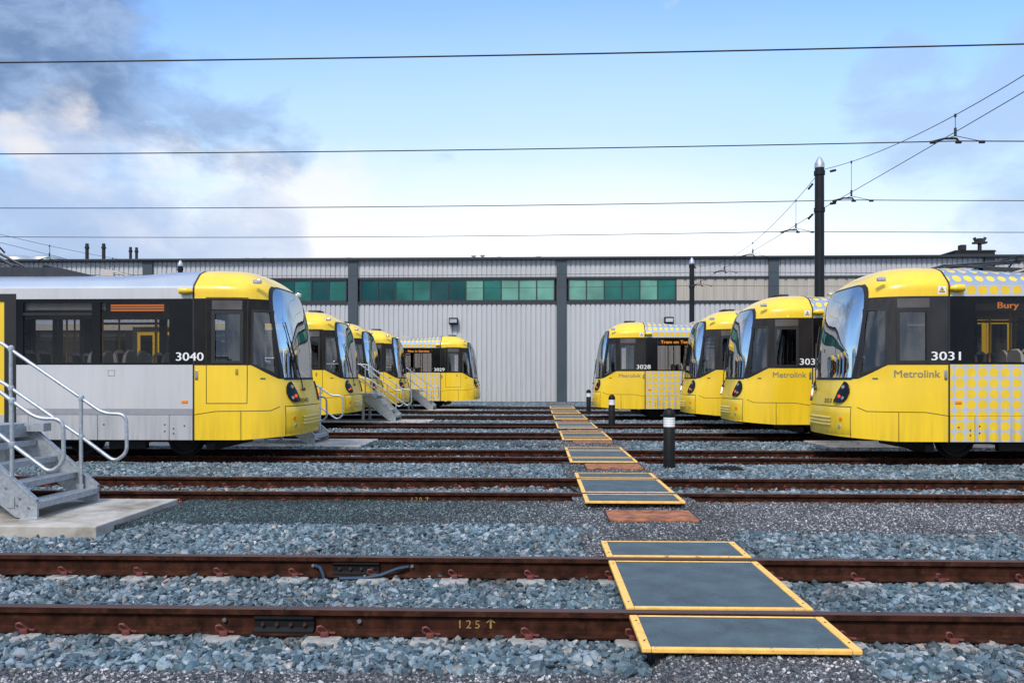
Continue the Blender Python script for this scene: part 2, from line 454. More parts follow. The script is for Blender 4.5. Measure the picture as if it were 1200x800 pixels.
def m_cab_lower():
    mb = MB(); nth, nz = 72, 20; vs = []
    for j in range(nz+1):
        for i in range(nth+1):
            th = -PI/2+PI*i/nth
            dmid = -theta_pt(th, 1.3)[0]
            z = zbot(dmid)+(belt(dmid)-zbot(dmid))*j/nz
            vs.append(theta_pt(th, z))
    fs = [(j*(nth+1)+i, j*(nth+1)+i+1, (j+1)*(nth+1)+i+1, (j+1)*(nth+1)+i) for j in range(nz) for i in range(nth)]
    mb.add(vs, fs)
    return mb.mesh('cab_shell', M_['yellow'], 'all')
def m_bumper():
    """the lower nose moulding stands a little proud of the shell"""
    mb = MB()
    top = lambda w: .945
    f = front_map(0.022)
    n = 28; vs = []
    rows = [(.425, -0.004), (.44, .004), (.60, .006), (.80, .006), (.925, .004), (.942, -.004)]
    for z, off in rows:
        g = front_map(off)
        for i in range(n+1):
            w = -.98+1.96*i/n; vs.append(g(w, z+.0*w))
    mb.add(vs, [(j*(n+1)+i, j*(n+1)+i+1, (j+1)*(n+1)+i+1, (j+1)*(n+1)+i) for j in range(len(rows)-1) for i in range(n)])
    return mb.mesh('bumper', M_['yellow'], 'all')
def m_ribs():
    mb = MB()
    for z in (.60, .665, .73):
        vs = []; n = 16
        for dz, off in ((-.016, .004), (-.009, .022), (.009, .022), (.016, .004)):
            g = front_map(off)
            for i in range(n+1): vs.append(g(-.55+1.1*i/n, z+dz))
        mb.add(vs, [(j*(n+1)+i, j*(n+1)+i+1, (j+1)*(n+1)+i+1, (j+1)*(n+1)+i) for j in range(3) for i in range(n)])
    return mb.mesh('bumper_rib', M_['bumprib'], True)
M_['bumprib'] = mat('cream_rib', (0.8, 0.66, 0.25), 0.35)
def m_cab_roof():
    mb = MB(); nth = 72
    zs = [3.17, 3.22, 3.28, 3.33, 3.37, 3.41, 3.44, 3.47, 3.495, 3.515, 3.527]
    vs = [theta_pt(-PI/2+PI*i/nth, z) for z in zs for i in range(nth+1)]
    fs = [(j*(nth+1)+i, j*(nth+1)+i+1, (j+1)*(nth+1)+i+1, (j+1)*(nth+1)+i) for j in range(len(zs)-1) for i in range(nth)]
    fs.append(tuple((len(zs)-1)*(nth+1)+i for i in range(nth+1)))
    mb.add(vs, fs)
    for s in (-1, 1):
        poly = [(SEAM, ZT), (SEAM, 3.172), (aline(3.172), 3.172), (aline(3.03), 3.03), (aline(ZT), ZT)]
        patch(mb, poly, [], side_map(s), 0.05)
    me = mb.mesh('cab_roof', M_['yellow'], True)
    return me
WIN = [(.795, 1.725), (.795, 2.66), (.535, 2.66), (.455, 1.56)]
DG = rect(1.02, 1.46, 1.77, 2.62)
UL = rect(.985, 1.515, 2.695, 2.86)
def m_cab_band(s):
    def fn():
        mb = MB()
        outer = [(SEAM, 1.70), (.80, 1.70), (.39, 1.447), (aline(1.46)+.02, 1.447), (aline(2.2)+.02, 2.2), (aline(ZT)+.02, ZT), (SEAM, ZT)]
        for s in (-1, 1): patch(mb, outer, [WIN, DG], side_map(s, 0.0), 0.07)
        return mb.mesh('cab_side_band', M_['cabband'], 'all')
    return fn
def m_screen():
    mb = MB(); nz, n = 26, 30; vs = []
    for j in range(nz+1):
        z = 1.447+(3.168-1.447)*j/nz; ta = theta_of_d(aline(z)+.012, z)
        vs += [theta_pt(-ta+2*ta*i/n, z) for i in range(n+1)]
    mb.add(vs, [(j*(n+1)+i, j*(n+1)+i+1, (j+1)*(n+1)+i+1, (j+1)*(n+1)+i) for j in range(nz) for i in range(n)])
    return mb.mesh('windscreen', M_['screen'], 'all')
def m_screen_frame():
    mb = MB()
    for s in (-1, 1):
        z0, n = 1.447, 24; vs = []
        for j in range(n+1):
            z = z0+(3.168-z0)*j/n
            f0 = side_map(s, .006)
            vs += [f0(aline(z)-.008, z), f0(aline(z)+.042, z)]
        mb.add(vs, [(2*i, 2*i+1, 2*i+3, 2*i+2) for i in range(n)])
    g = front_map(.006)
    n = 40
    for zc, hh in ((1.45, .022), (3.168, .012)):
        wa = wside(aline(zc), zc); vs = []
        for i in range(n+1):
            w = -wa+2*wa*i/n; vs += [g(w, zc-hh), g(w, zc+hh)]
        mb.add(vs, [(2*i, 2*i+1, 2*i+3, 2*i+2) for i in range(n)])
    return mb.mesh('windscreen_frame', M_['rubber'], 'all')
def m_cabglass(which):
    def fn():
        mb = MB()
        patch(mb, WIN, [], side_map(which, -.012), 0.07)
        return mb.mesh('cab_side_window', M_['cabglass'], 'all')
    return fn
def m_doorglass(s):
    def fn():
        mb = MB(); patch(mb, DG, [], side_map(s, -.012), 0.09)
        return mb.mesh('door_glass', M_['cabglass'], 'all')
    return fn
def m_doorframe(s):
    def fn():
        mb = MB(); patch(mb, rect(.965, 1.525, 1.725, 2.675), [DG], side_map(s, .012), 0.09)
        return mb.mesh('door_window_frame', M_['rubber'], 'all')
    return fn
def m_upper_light(s):
    def fn():
        mb = MB(); patch(mb, UL, [], side_map(s, .006), 0.09)
        return mb.mesh('door_top_light', M_['smoke'], 'all')
    return fn
M_['smoke'] = mat('smoked_glass', (0.085, 0.075, 0.07), 0.06, 0, 0.25, 3)
def m_winframe(s):
    def fn():
        mb = MB()
        o = [(.83, 1.695), (.83, 2.70), (.505, 2.70), (.42, 1.50)]
        patch(mb, o, [WIN], side_map(s, .008), 0.07)
        return mb.mesh('side_window_frame', M_['rubber'], 'all')
    return fn
def m_headlight(s):
    def fn():
        mb = MB()
        pts = [(.775, 1.40), (.69, 1.22), (.63, 1.03), (.72, 1.01), (.83, 1.02), (.905, 1.09), (.93, 1.19), (.90, 1.30), (.84, 1.37)]
        patch(mb, [(p[0]*s, p[1]) for p in pts], [], front_map(.035), 0.05)
        # rim down to the shell
        n = len(pts); a = [front_map(.036)(p[0]*s, p[1]) for p in pts]; b = [front_map(-.02)(p[0]*s, p[1]) for p in pts]
        mb.add(a+b, [(i, (i+1) % n, n+(i+1) % n, n+i) for i in range(n)])
        return mb.mesh('headlight', M_['band'], True)
    return fn
def disc(mb, c, nrm, r, h, n=14):
    c, nrm = Vector(c), Vector(nrm).normalized()
    mb.tube([c-nrm*0.01, c+nrm*h], r, n)
def m_lamp(s, w, z, r, off, key, mt):
    def fn():
        mb = MB(); g0, g1 = Vector(front_map(0)(s*w, z)), Vector(front_map(.1)(s*w, z))
        disc(mb, front_map(off)(s*w, z), g1-g0, r, .012)
        return mb.mesh(key, mt, True)
    return fn
def m_seams(s, door):
    def fn():
        mb = MB(); f = side_map(s, .0025); g = front_map(.0095)
        w0 = wside(.47, .87)
        strip(mb, [(1.84, .80), (1.45, .862), (.50, .87), (.37, .938)], .011, f, .03)
        wl = [(.985*s, .943), (0.0, .948)]
        strip(mb, wl, .011, front_map(.006))
        strip(mb, [(.985*s, .94), (.985*s, .41)], .009, front_map(.006))
        strip(mb, [(1.0, .865), (1.0, .35)], .011, f)
        if door:
            strip(mb, [(1.62, 1.70), (1.62, 1.005), (.895, 1.005), (.895, 1.70)], .012, f)
            strip(mb, [(1.62, 1.70), (1.62, 2.91), (.895, 2.91), (.895, 1.70)], .012, side_map(s, .008))
        return mb.mesh('panel_gap', M_['gap'])
    return fn
def m_seal():
    mb = MB()
    sec = [(HW, .345), (HW, 3.08), (1.295, 3.14), (1.05, 3.36), (.80, 3.45), (.45, 3.50), (0, 3.53)]
    sec = sec + [(-w, z) for w, z in sec[-2::-1]]
    vs = []
    for w, z in sec:
        k = 1.004
        vs += [(-(SEAM-.012), w*k, z+(.006 if z > 3.1 else 0)), (-(SEAM+.018), w*k, z+(.006 if z > 3.1 else 0))]
    mb.add(vs, [(2*i, 2*i+1, 2*i+3, 2*i+2) for i in range(len(sec)-1)])
    return mb.mesh('gangway_seal', M_['rubber'])
def m_capband_line(s, k):
    def fn():
        mb = MB()
        strip(mb, [[(SEAM, ZT), (.60, ZT)], [(SEAM, 1.70), (.80, 1.70), (.42, 1.47)]][k], .014, side_map(s, .003))
        return mb.mesh('band_trim', M_['rubber'])
    return fn

SEGS = [(SEAM+.02, DOOR[0]), (DOOR[1], BODY_END)]
def m_body_lower(mt, s, a, b):
    def fn():
        return MB().box(-b, -a, min(s*HW, s*(HW-.05)), max(s*HW, s*(HW-.05)), .906 if mt == 'silver' else .802, ZB).mesh('body_panel', M_[mt])
    return fn
def m_stripe(s):
    def fn():
        mb = MB()
        for a, b in ((SEAM+.02, DOOR[0]), (DOOR[1], BODY_END)):
            mb.box(-b, -a, min(s*(HW+.004), s*(HW-.05)), max(s*(HW+.004), s*(HW-.05)), .802, .904)
        return mb.mesh('grey_stripe', M_['stripe'])
    return fn
SKIRT = [SEAM+.02, 2.30, 3.62, 4.9, DOOR[1], 8.0, 9.6, 11.2, BODY_END]
def m_skirt(mt, s, a, b):
    def fn():
        return MB().box(-b+.005, -a-.005, min(s*(HW-.002), s*(HW-.05)), max(s*(HW-.002), s*(HW-.05)), .345, .797).mesh('skirt_panel', M_[mt])
    return fn
def m_skirt_holes(s):
    def fn():
        mb = MB()
        for d, z in ((2.02, .60), (2.22, .55), (2.38, .62), (2.22, .46), (2.38, .50), (3.5, .62), (4.2, .6)):
            disc(mb, (-d, s*(HW-.003), z), (0, s, 0), .014, .006, 10)
        f = side_map(s, .003)
        strip(mb, [(3.30, 1.60), (3.42, 1.60), (3.42, 1.50), (3.30, 1.50), (3.30, 1.60)], .005, f)
        return mb.mesh('panel_fastener', M_['gap'])
    return fn
def m_body_band(s):
    def fn():
        mb = MB()
        for a, b in ((SEAM+.02, DOOR[0]), (DOOR[1], BODY_END)):
            holes = [rect(p+.0, q, 1.74, 2.83) for p, q in BAYS if p > a and q < b]
            for off in (0.0, -.045):
                patch(mb, rect(a, b, ZB, ZT), holes, (lambda s_, o_: (lambda d, z: (-d, s_*(HW+o_), z)))(s, off), 5)
            for p, q in BAYS:
                if p > a and q < b:
                    y0, y1 = s*HW, s*(HW-.045)
                    for (A, B) in (((p, 1.74), (q, 1.74)), ((p, 2.83), (q, 2.83)), ((p, 1.74), (p, 2.83)), ((q, 1.74), (q, 2.83))):
                        mb.add([(-A[0], y0, A[1]), (-B[0], y0, B[1]), (-B[0], y1, B[1]), (-A[0], y1, A[1])], [(0, 1, 2, 3)])
        return mb.mesh('window_band', M_['band'])
    return fn
def m_pane(s, k):
    def fn():
        mb = MB(); p, q = BAYS[k]
        mb.box(-q, -p, s*(HW-.018)-.003, s*(HW-.018)+.003, 1.74, 2.83)
        # a single sheet is enough for thin glass
        mb = MB().add([(-q, s*(HW-.018), 1.74), (-p, s*(HW-.018), 1.74), (-p, s*(HW-.018), 2.83), (-q, s*(HW-.018), 2.83)], [(0, 1, 2, 3)])
        return mb.mesh('window_pane', M_['sideglass'], recalc=False)
    return fn
def m_transom(s, k):
    def fn():
        mb = MB(); p, q = BAYS[k]
        mb.box(-q+.0, -p, s*(HW-.012)-.012, s*(HW-.012)+.012, 2.60, 2.645)
        return mb.mesh('window_transom', M_['rubber'])
    return fn
def m_upper(mt, s):
    def fn():
        return MB().box(-BODY_END, -(SEAM+.02), min(s*HW, s*(HW-.05)), max(s*HW, s*(HW-.05)), ZT+.003, 3.09).mesh('upper_panel', M_['dotsup' if mt == 'dots' else mt])
    return fn
def m_roof(mt):
    def fn():
        mb = MB()
        A = [(HW, 3.085), (1.295, 3.14), (1.17, 3.25), (1.05, 3.36), (.80, 3.45), (.45, 3.50), (0, 3.53)]
        B = [(HW, 3.085), (1.295, 3.14), (1.17, 3.235), (1.05, 3.31), (.80, 3.37), (.45, 3.395), (0, 3.40)]
        full = lambda S: S + [(-w, z) for w, z in S[-2::-1]]
        A, B = full(A), full(B); n = len(A); vs = []
        sec = [(SEAM+.02, 0), (2.1, .06), (2.5, .35), (2.9, .75), (3.3, 1), (BODY_END, 1)]
        for d, t in sec:
            vs += [(-d, a[0]*(1-t)+b[0]*t, a[1]*(1-t)+b[1]*t) for a, b in zip(A, B)]
        mb.add(vs, [(j*n+i, j*n+i+1, (j+1)*n+i+1, (j+1)*n+i) for j in range(len(sec)-1) for i in range(n-1)])
        mb.add([(-BODY_END, w, z) for w, z in B], [tuple(range(n))])
        return mb.mesh('roof', M_[mt], True)
    return fn
def m_inside():
    mb = MB()
    mb.box(-BODY_END, -SEAM-.1, -1.27, 1.27, .93, .98)
    return mb.mesh('floor', M_['floor'])
def m_ceiling():
    mb = MB(); mb.box(-BODY_END, -SEAM-.06, -1.26, 1.26, 2.86, 2.885)
    mb.box(-BODY_END, -BODY_END+.03, -1.26, 1.26, .345, 3.08)
    for s in (-1, 1):   # linings above the windows
        mb.box(-BODY_END+.05, -SEAM-.07, min(s*1.24, s*1.05), max(s*1.24, s*1.05), 2.70, 2.855)
    return mb.mesh('ceiling_lining', M_['interior'])
def m_bulkhead():
    mb = MB()
    for y0, y1 in ((-1.26, -.42), (.42, 1.26)): mb.box(-SEAM-.05, -SEAM-.01, y0, y1, .98, 2.86)
    mb.box(-SEAM-.05, -SEAM-.01, -.42, .42, .98, 1.9)
    mb.box(-SEAM-.05, -SEAM-.01, -.42, .42, 2.6, 2.86)
    mb.box(-SEAM+.005, -.80, -1.15, 1.15, .80, .86); mb.box(-.799, -.32, -.82, .82, .80, .86)
    return mb.mesh('cab_bulkhead', M_['cabwall'])
def m_console():
    mb = MB(); mb.box(-.75, -.30, -.75, .75, .86, 1.40, .04); mb.box(-.62, -.36, -.5, .5, 1.40, 1.52, .03)
    mb.box(-.5, -.42, -.12, .12, 1.5, 1.72, .02)
    return mb.mesh('driving_console', M_['under'], True)
def m_cabseat():
    mb = MB(); mb.box(-1.45, -.98, -.25, .25, 1.25, 1.36, .04); mb.box(-1.5, -1.38, -.24, .24, 1.33, 2.0, .05); mb.box(-1.49, -1.40, -.13, .13, 2.02, 2.22, .04)
    mb.box(-1.28, -1.12, -.08, .08, .86, 1.26)
    return mb.mesh('driver_seat', M_['moquette'], True)
def m_seat(facing):
    def fn():
        mb = MB()
        f = facing
        X = lambda a: f*a
        def bx(x0, x1, *r, **k): mb.box(min(X(x0), X(x1)), max(X(x0), X(x1)), *r, **k)
        for y in (-.22, .22):
            bx(-.20, .22, y-.2, y+.2, .40, .46, ch=.02)
            # back: raked moulded shell with a rounded top
            prof = [(-.17, .44), (-.19, .70), (-.235, .96), (-.26, 1.00), (-.29, .98), (-.26, .70), (-.235, .42)]
            n = 9; vs = []
            for i in range(n):
                t = i/(n-1)*2-1; yy = y+t*.2; k = 1-.12*max(0, abs(t)-.5)*2
                vs += [(X(p), yy, .44+(z-.44)*k) for p, z in prof]
            m = len(prof)
            fs = [(i*m+j, i*m+(j+1) % m, (i+1)*m+(j+1) % m, (i+1)*m+j) for i in range(n-1) for j in range(m)]
            fs += [tuple(range(m)), tuple((n-1)*m+j for j in range(m))]
            mb.add(vs, fs)
        bx(-.08, .06, -.30, .30, 0, .41)
        return mb.mesh('passenger_seat', M_['seatshell'], True)
    return fn
def m_seatpad(facing):
    def fn():
        mb = MB()
        for y in (-.22, .22):
            x = sorted((facing*-.16, facing*-.215))
            mb.add([(facing*-.158, y-.17, .50), (facing*-.158, y+.17, .50), (facing*-.222, y+.17, .94), (facing*-.222, y-.17, .94)], [(0, 1, 2, 3)])
            mb.box(min(facing*-.15, facing*.21), max(facing*-.15, facing*.21), y-.17, y+.17, .46, .485)
        return mb.mesh('seat_pad', M_['moquette'])
    return fn
def m_handpole():
    mb = MB(); mb.tube([(0, 0, .98), (0, 0, 2.86)], .018, 8)
    return mb.mesh('handpole', M_['pole'], True)
def m_under():
    mb = MB(); mb.box(-BODY_END, -.55, -1.05, 1.05, .40, .80); mb.box(-4.6, -4.3, -1.15, 1.15, .2, .45); mb.box(-8.2, -5.3, -1.1, 1.1, .22, .42)
    return mb.mesh('underframe', M_['under'])
def m_bogie():
    mb = MB()
    for s in (-1, 1):
        mb.box(-1.25, 1.25, s*.95-.07, s*.95+.07, .28, .45, .03); mb.box(-.35, .35, s*1.0-.08, s*1.0+.08, .16, .36, .03)
    mb.box(-.25, .25, -.9, .9, .25, .5); mb.box(-1.75, -1.55, -1.0, 1.0, .18, .30); mb.box(1.45, 1.6, -1.0, 1.0, .14, .28)
    return mb.mesh('bogie', M_['under'])
def m_wheel():
    mb = MB()
    n = 24; prof = [(.04, -.07), (.30, -.07), (.36, -.06), (.36, -.035), (.325, -.03), (.315, .06), (.27, .065), (.24, .03), (.10, .03), (.08, .09), (.0, .09)]
    vs = []; fs = []
    for r, y in prof:
        for k in range(n): vs.append((r*math.cos(2*PI*k/n), y, r*math.sin(2*PI*k/n)))
    for i in range(len(prof)-1):
        for k in range(n): fs.append((i*n+k, i*n+(k+1) % n, (i+1)*n+(k+1) % n, (i+1)*n+k))
    mb.add(vs, fs); return mb.mesh('wheel', M_['wheel'], True)
def m_roofbox():
    mb = MB(); mb.extrude([(-4.0, 3.38), (-4.7, 3.55), (-7.6, 3.58), (-7.9, 3.38)], 'y', -.72, .72)
    for x in (-5.0, -5.6, -6.2, -6.8, -7.3): mb.box(x-.015, x+.015, -.725, .725, 3.40, 3.60)
    mb.box(-10.5, -8.6, -.7, .7, 3.39, 3.60, .04)
    return mb.mesh('roof_equipment', M_['roofbox'])
def m_hatch():
    mb = MB(); mb.box(-1.62, -1.25, -.26, .26, 3.52, 3.565, .015)
    return mb.mesh('roof_hatch', M_['roofbox'])
def m_bracket():
    mb = MB(); mb.extrude([(-3.45, 3.40), (-3.35, 3.40), (-3.75, 3.52), (-3.95, 3.52), (-3.95, 3.40), (-3.7, 3.40), (-3.7, 3.47)], 'y', -.62, -.58)
    mb.extrude([(-3.45, 3.40), (-3.35, 3.40), (-3.75, 3.52), (-3.95, 3.52), (-3.95, 3.40), (-3.7, 3.40), (-3.7, 3.47)], 'y', .58, .62)
    return mb.mesh('roof_bracket', M_['beige'])
def m_indicator(s):
    def fn():
        mb = MB(); z = 3.20; w = s*(bw(z)-.03); mb.box(-.80, -.65, min(w, w+s*.06), max(w, w+s*.06), z-.035, z+.045, .012)
        return mb.mesh('indicator_lamp', M_['lens'], True)
    return fn
def m_pod(s):
    def fn():
        mb = MB(); c = s*(HW+.055)
        mb.tube([(-2.09, c, 3.03), (-2.08, c, 3.03), (-1.97, c, 3.03), (-1.90, c, 3.025), (-1.85, c, 3.02)], .06, 12, radii=[.02, .062, .068, .055, .02])
        mb.box(-2.05, -1.95, min(s*HW, c), max(s*HW, c), 2.99, 3.05)
        return mb.mesh('camera_pod', M_['yellow'], True)
    return fn
def m_grip(s):
    def fn():
        mb = MB(); mb.box(-1.825, -1.77, s*(HW+.004)-.01, s*(HW+.004)+.01, 1.43, 1.61, .008); mb.box(-1.812, -1.783, s*(HW+.015)-.006, s*(HW+.015)+.006, 1.46, 1.58)
        return mb.mesh('door_control', M_['chrome'], True)
    return fn
def m_handle(s):
    def fn():
        mb = MB(); y = s*wside(1.08, 1.57); mb.box(-1.10, -1.05, y-.01, y+.01, 1.52, 1.63, .006)
        return mb.mesh('door_handle', M_['handle'], True)
    return fn
M_['handle'] = mat('handle_recess', (0.35, 0.25, 0.03), 0.5)
def m_marker(s):
    def fn():
        mb = MB(); mb.box(-2.07, -1.96, s*HW-.012, s*HW+.012, 1.01, 1.06, .004); return mb.mesh('side_reflector', M_['orange'])
    return fn
def m_badge(s):
    def fn():
        mb = MB(); y = s*wside(.62, 1.45); f = side_map(s, .004)
        patch(mb, rect(.60, .68, 1.435, 1.465), [], f, 1); return mb.mesh('badge', M_['badge'])
    return fn
M_['badge'] = mat('green_badge', (0.05, 0.12, 0.03), 0.5)
def m_warning(s):
    def fn():
        mb = MB(); f = side_map(s, .004); patch(mb, rect(1.66, 1.80, 2.93, 3.07), [], f, 1); return mb.mesh('warning_sign', M_['white'])
    return fn
def m_warntri(s):
    def fn():
        mb = MB(); patch(mb, [(1.675, 2.955), (1.785, 2.955), (1.73, 3.055)], [[(1.695, 2.967), (1.765, 2.967), (1.73, 3.032)]], side_map(s, .006), .2)
        patch(mb, rect(1.724, 1.736, 2.985, 3.015), [], side_map(s, .009), 1); patch(mb, rect(1.724, 1.736, 2.972, 2.979), [], side_map(s, .009), 1)
        return mb.mesh('warning_symbol', M_['blacktext'])
    return fn
def m_warnfill(s):
    def fn():
        mb = MB(); patch(mb, [(1.695, 2.967), (1.765, 2.967), (1.73, 3.032)], [], side_map(s, .0055), .2); return mb.mesh('warning_symbol', M_['yellow'])
    return fn
def m_wiper():
    mb = MB(); g = front_map(.05)
    mb.tube([front_map(.02)(-.40, 1.28), g(-.44, 1.36), g(-.60, 1.75), g(-.74, 2.15)], .012, 6)
    g2 = front_map(.03)
    mb.tube([g2(-.55, 1.62), g2(-.70, 2.05), g2(-.80, 2.5)], .010, 6)
    mb.tube([front_map(.01)(-.40, 1.25), front_map(.06)(-.40, 1.25)], .03, 10)
    return mb.mesh('wiper', M_['rubber'], True)
LEAVES = [(DOOR[0]+.10, 5.925), (5.935, DOOR[1]-.10)]
def m_door(s, a, b):
    def fn():
        mb = MB(); patch(mb, rect(a, b, .42, 2.86), [rect(a+.11, b-.10, .95, 2.74)], lambda d, z: (-d, s*(HW-.02), z), 5)
        return mb.mesh('passenger_door', M_['yellow'])
    return fn
def m_doorpane(s, a, b):
    def fn():
        mb = MB(); patch(mb, rect(a+.11, b-.10, .95, 2.74), [], lambda d, z: (-d, s*(HW-.03), z), 5)
        return mb.mesh('door_pane', M_['sideglass'], recalc=False)
    return fn
def m_doorlining(s, a, b):
    def fn():
        mb = MB(); patch(mb, rect(a, b, .98, 2.86), [rect(a+.11, b-.10, .95, 2.74)], lambda d, z: (-d, s*(HW-.035), z), 5)
        return mb.mesh('door_lining', M_['cabwall'])
    return fn
def m_doorsurround(s):
    def fn():
        mb = MB()
        y0, y1 = min(s*(HW+.005), s*(HW-.05)), max(s*(HW+.005), s*(HW-.05))
        mb.box(-DOOR[0]-.10, -DOOR[0]+.12, y0, y1, .40, 2.99); mb.box(-DOOR[1]-.02, -DOOR[1]+.10, y0, y1, .40, 2.99)
        mb.box(-DOOR[1]+.10, -DOOR[0]-.10, y0, y1, 2.86, 2.99)
        return mb.mesh('door_surround', M_['rubber'])
    return fn
def m_display(s):
    def fn():
        mb = MB(); mb.box(-3.5, -2.34, s*1.245-.02, s*1.245+.02, 2.645, 2.82); return mb.mesh('destination_display', M_['under'])
    return fn
def m_ledbars(s):
    def fn():
        mb = MB()
        for z in (2.69, 2.735, 2.78): mb.box(-3.40, -2.42, s*1.27-.004, s*1.27+.004, z-.014, z+.014)
        return mb.mesh('led_bars', M_['led'])
    return fn
def m_frontdisplay():
    mb = MB(); mb.box(-.86, -.60, -.62, .62, 2.72, 2.98, .02); return mb.mesh('front_display', M_['under'])
def m_coupling():
    mb = MB(); mb.box(-1.5, -.10, -.14, .14, .46, .62); return mb.mesh('coupler', M_['under'])

def pantograph(parent, d, h, flip=1, t=3.42, half=False):
    p = MB(); p.box(-.55, .55, -.5, -.44, 0, .06); p.box(-.55, .55, .44, .5, 0, .06); p.box(-.5, -.42, -.5, .5, 0, .07); p.box(.42, .5, -.5, .5, 0, .07)
    for x in (-.45, .45):
        for y in (-.42, .42): p.tube([(x, y, -.12), (x, y, .02)], .05, 8)
    o = p.build('pantograph', M_['roofbox'], parent); o.location = (-d, 0, t)
    a = MB()
    if half:       # arms reaching up and back from the foot, head just above the knuckle
        hx = -flip*.72
        for y in (-.26, .26):
            a.tube([(flip*.45, y, .06), (hx, y*.8, h)], .026, 8)
            a.tube([(flip*.30, y, .06), (hx-.12*flip, y*.8, h-.06)], .018, 6)
        a.tube([(hx, -.26, h-.04), (hx, .26, h-.04)], .03, 8)
    else:
        hx = flip*.5; kx = -flip*1.0
        for y in (-.30, .30):
            a.tube([(flip*.45, y, .06), (kx, y*.8, h*.6)], .024, 8)
            a.tube([(kx, y*.8, h*.6), (hx, y*.5, h)], .020, 8)
        a.tube([(kx, -.26, h*.6), (kx, .26, h*.6)], .025, 8)
    a.build('arm', M_['roofbox'], o, True)
    c = MB()
    for dx in (-.16, .16):
        c.tube([(hx+dx, y, h+.06-(.16*max(0, abs(y)-.42)/.3)) for y in (-.72, -.62, -.52, -.42, 0, .42, .52, .62, .72)], .018, 6)
    for y in (-.2, .2): c.box(hx-.16, hx+.16, y-.015, y+.015, h-.01, h+.05)
    c.build('collector_head', M_['roofbox'], o, True)

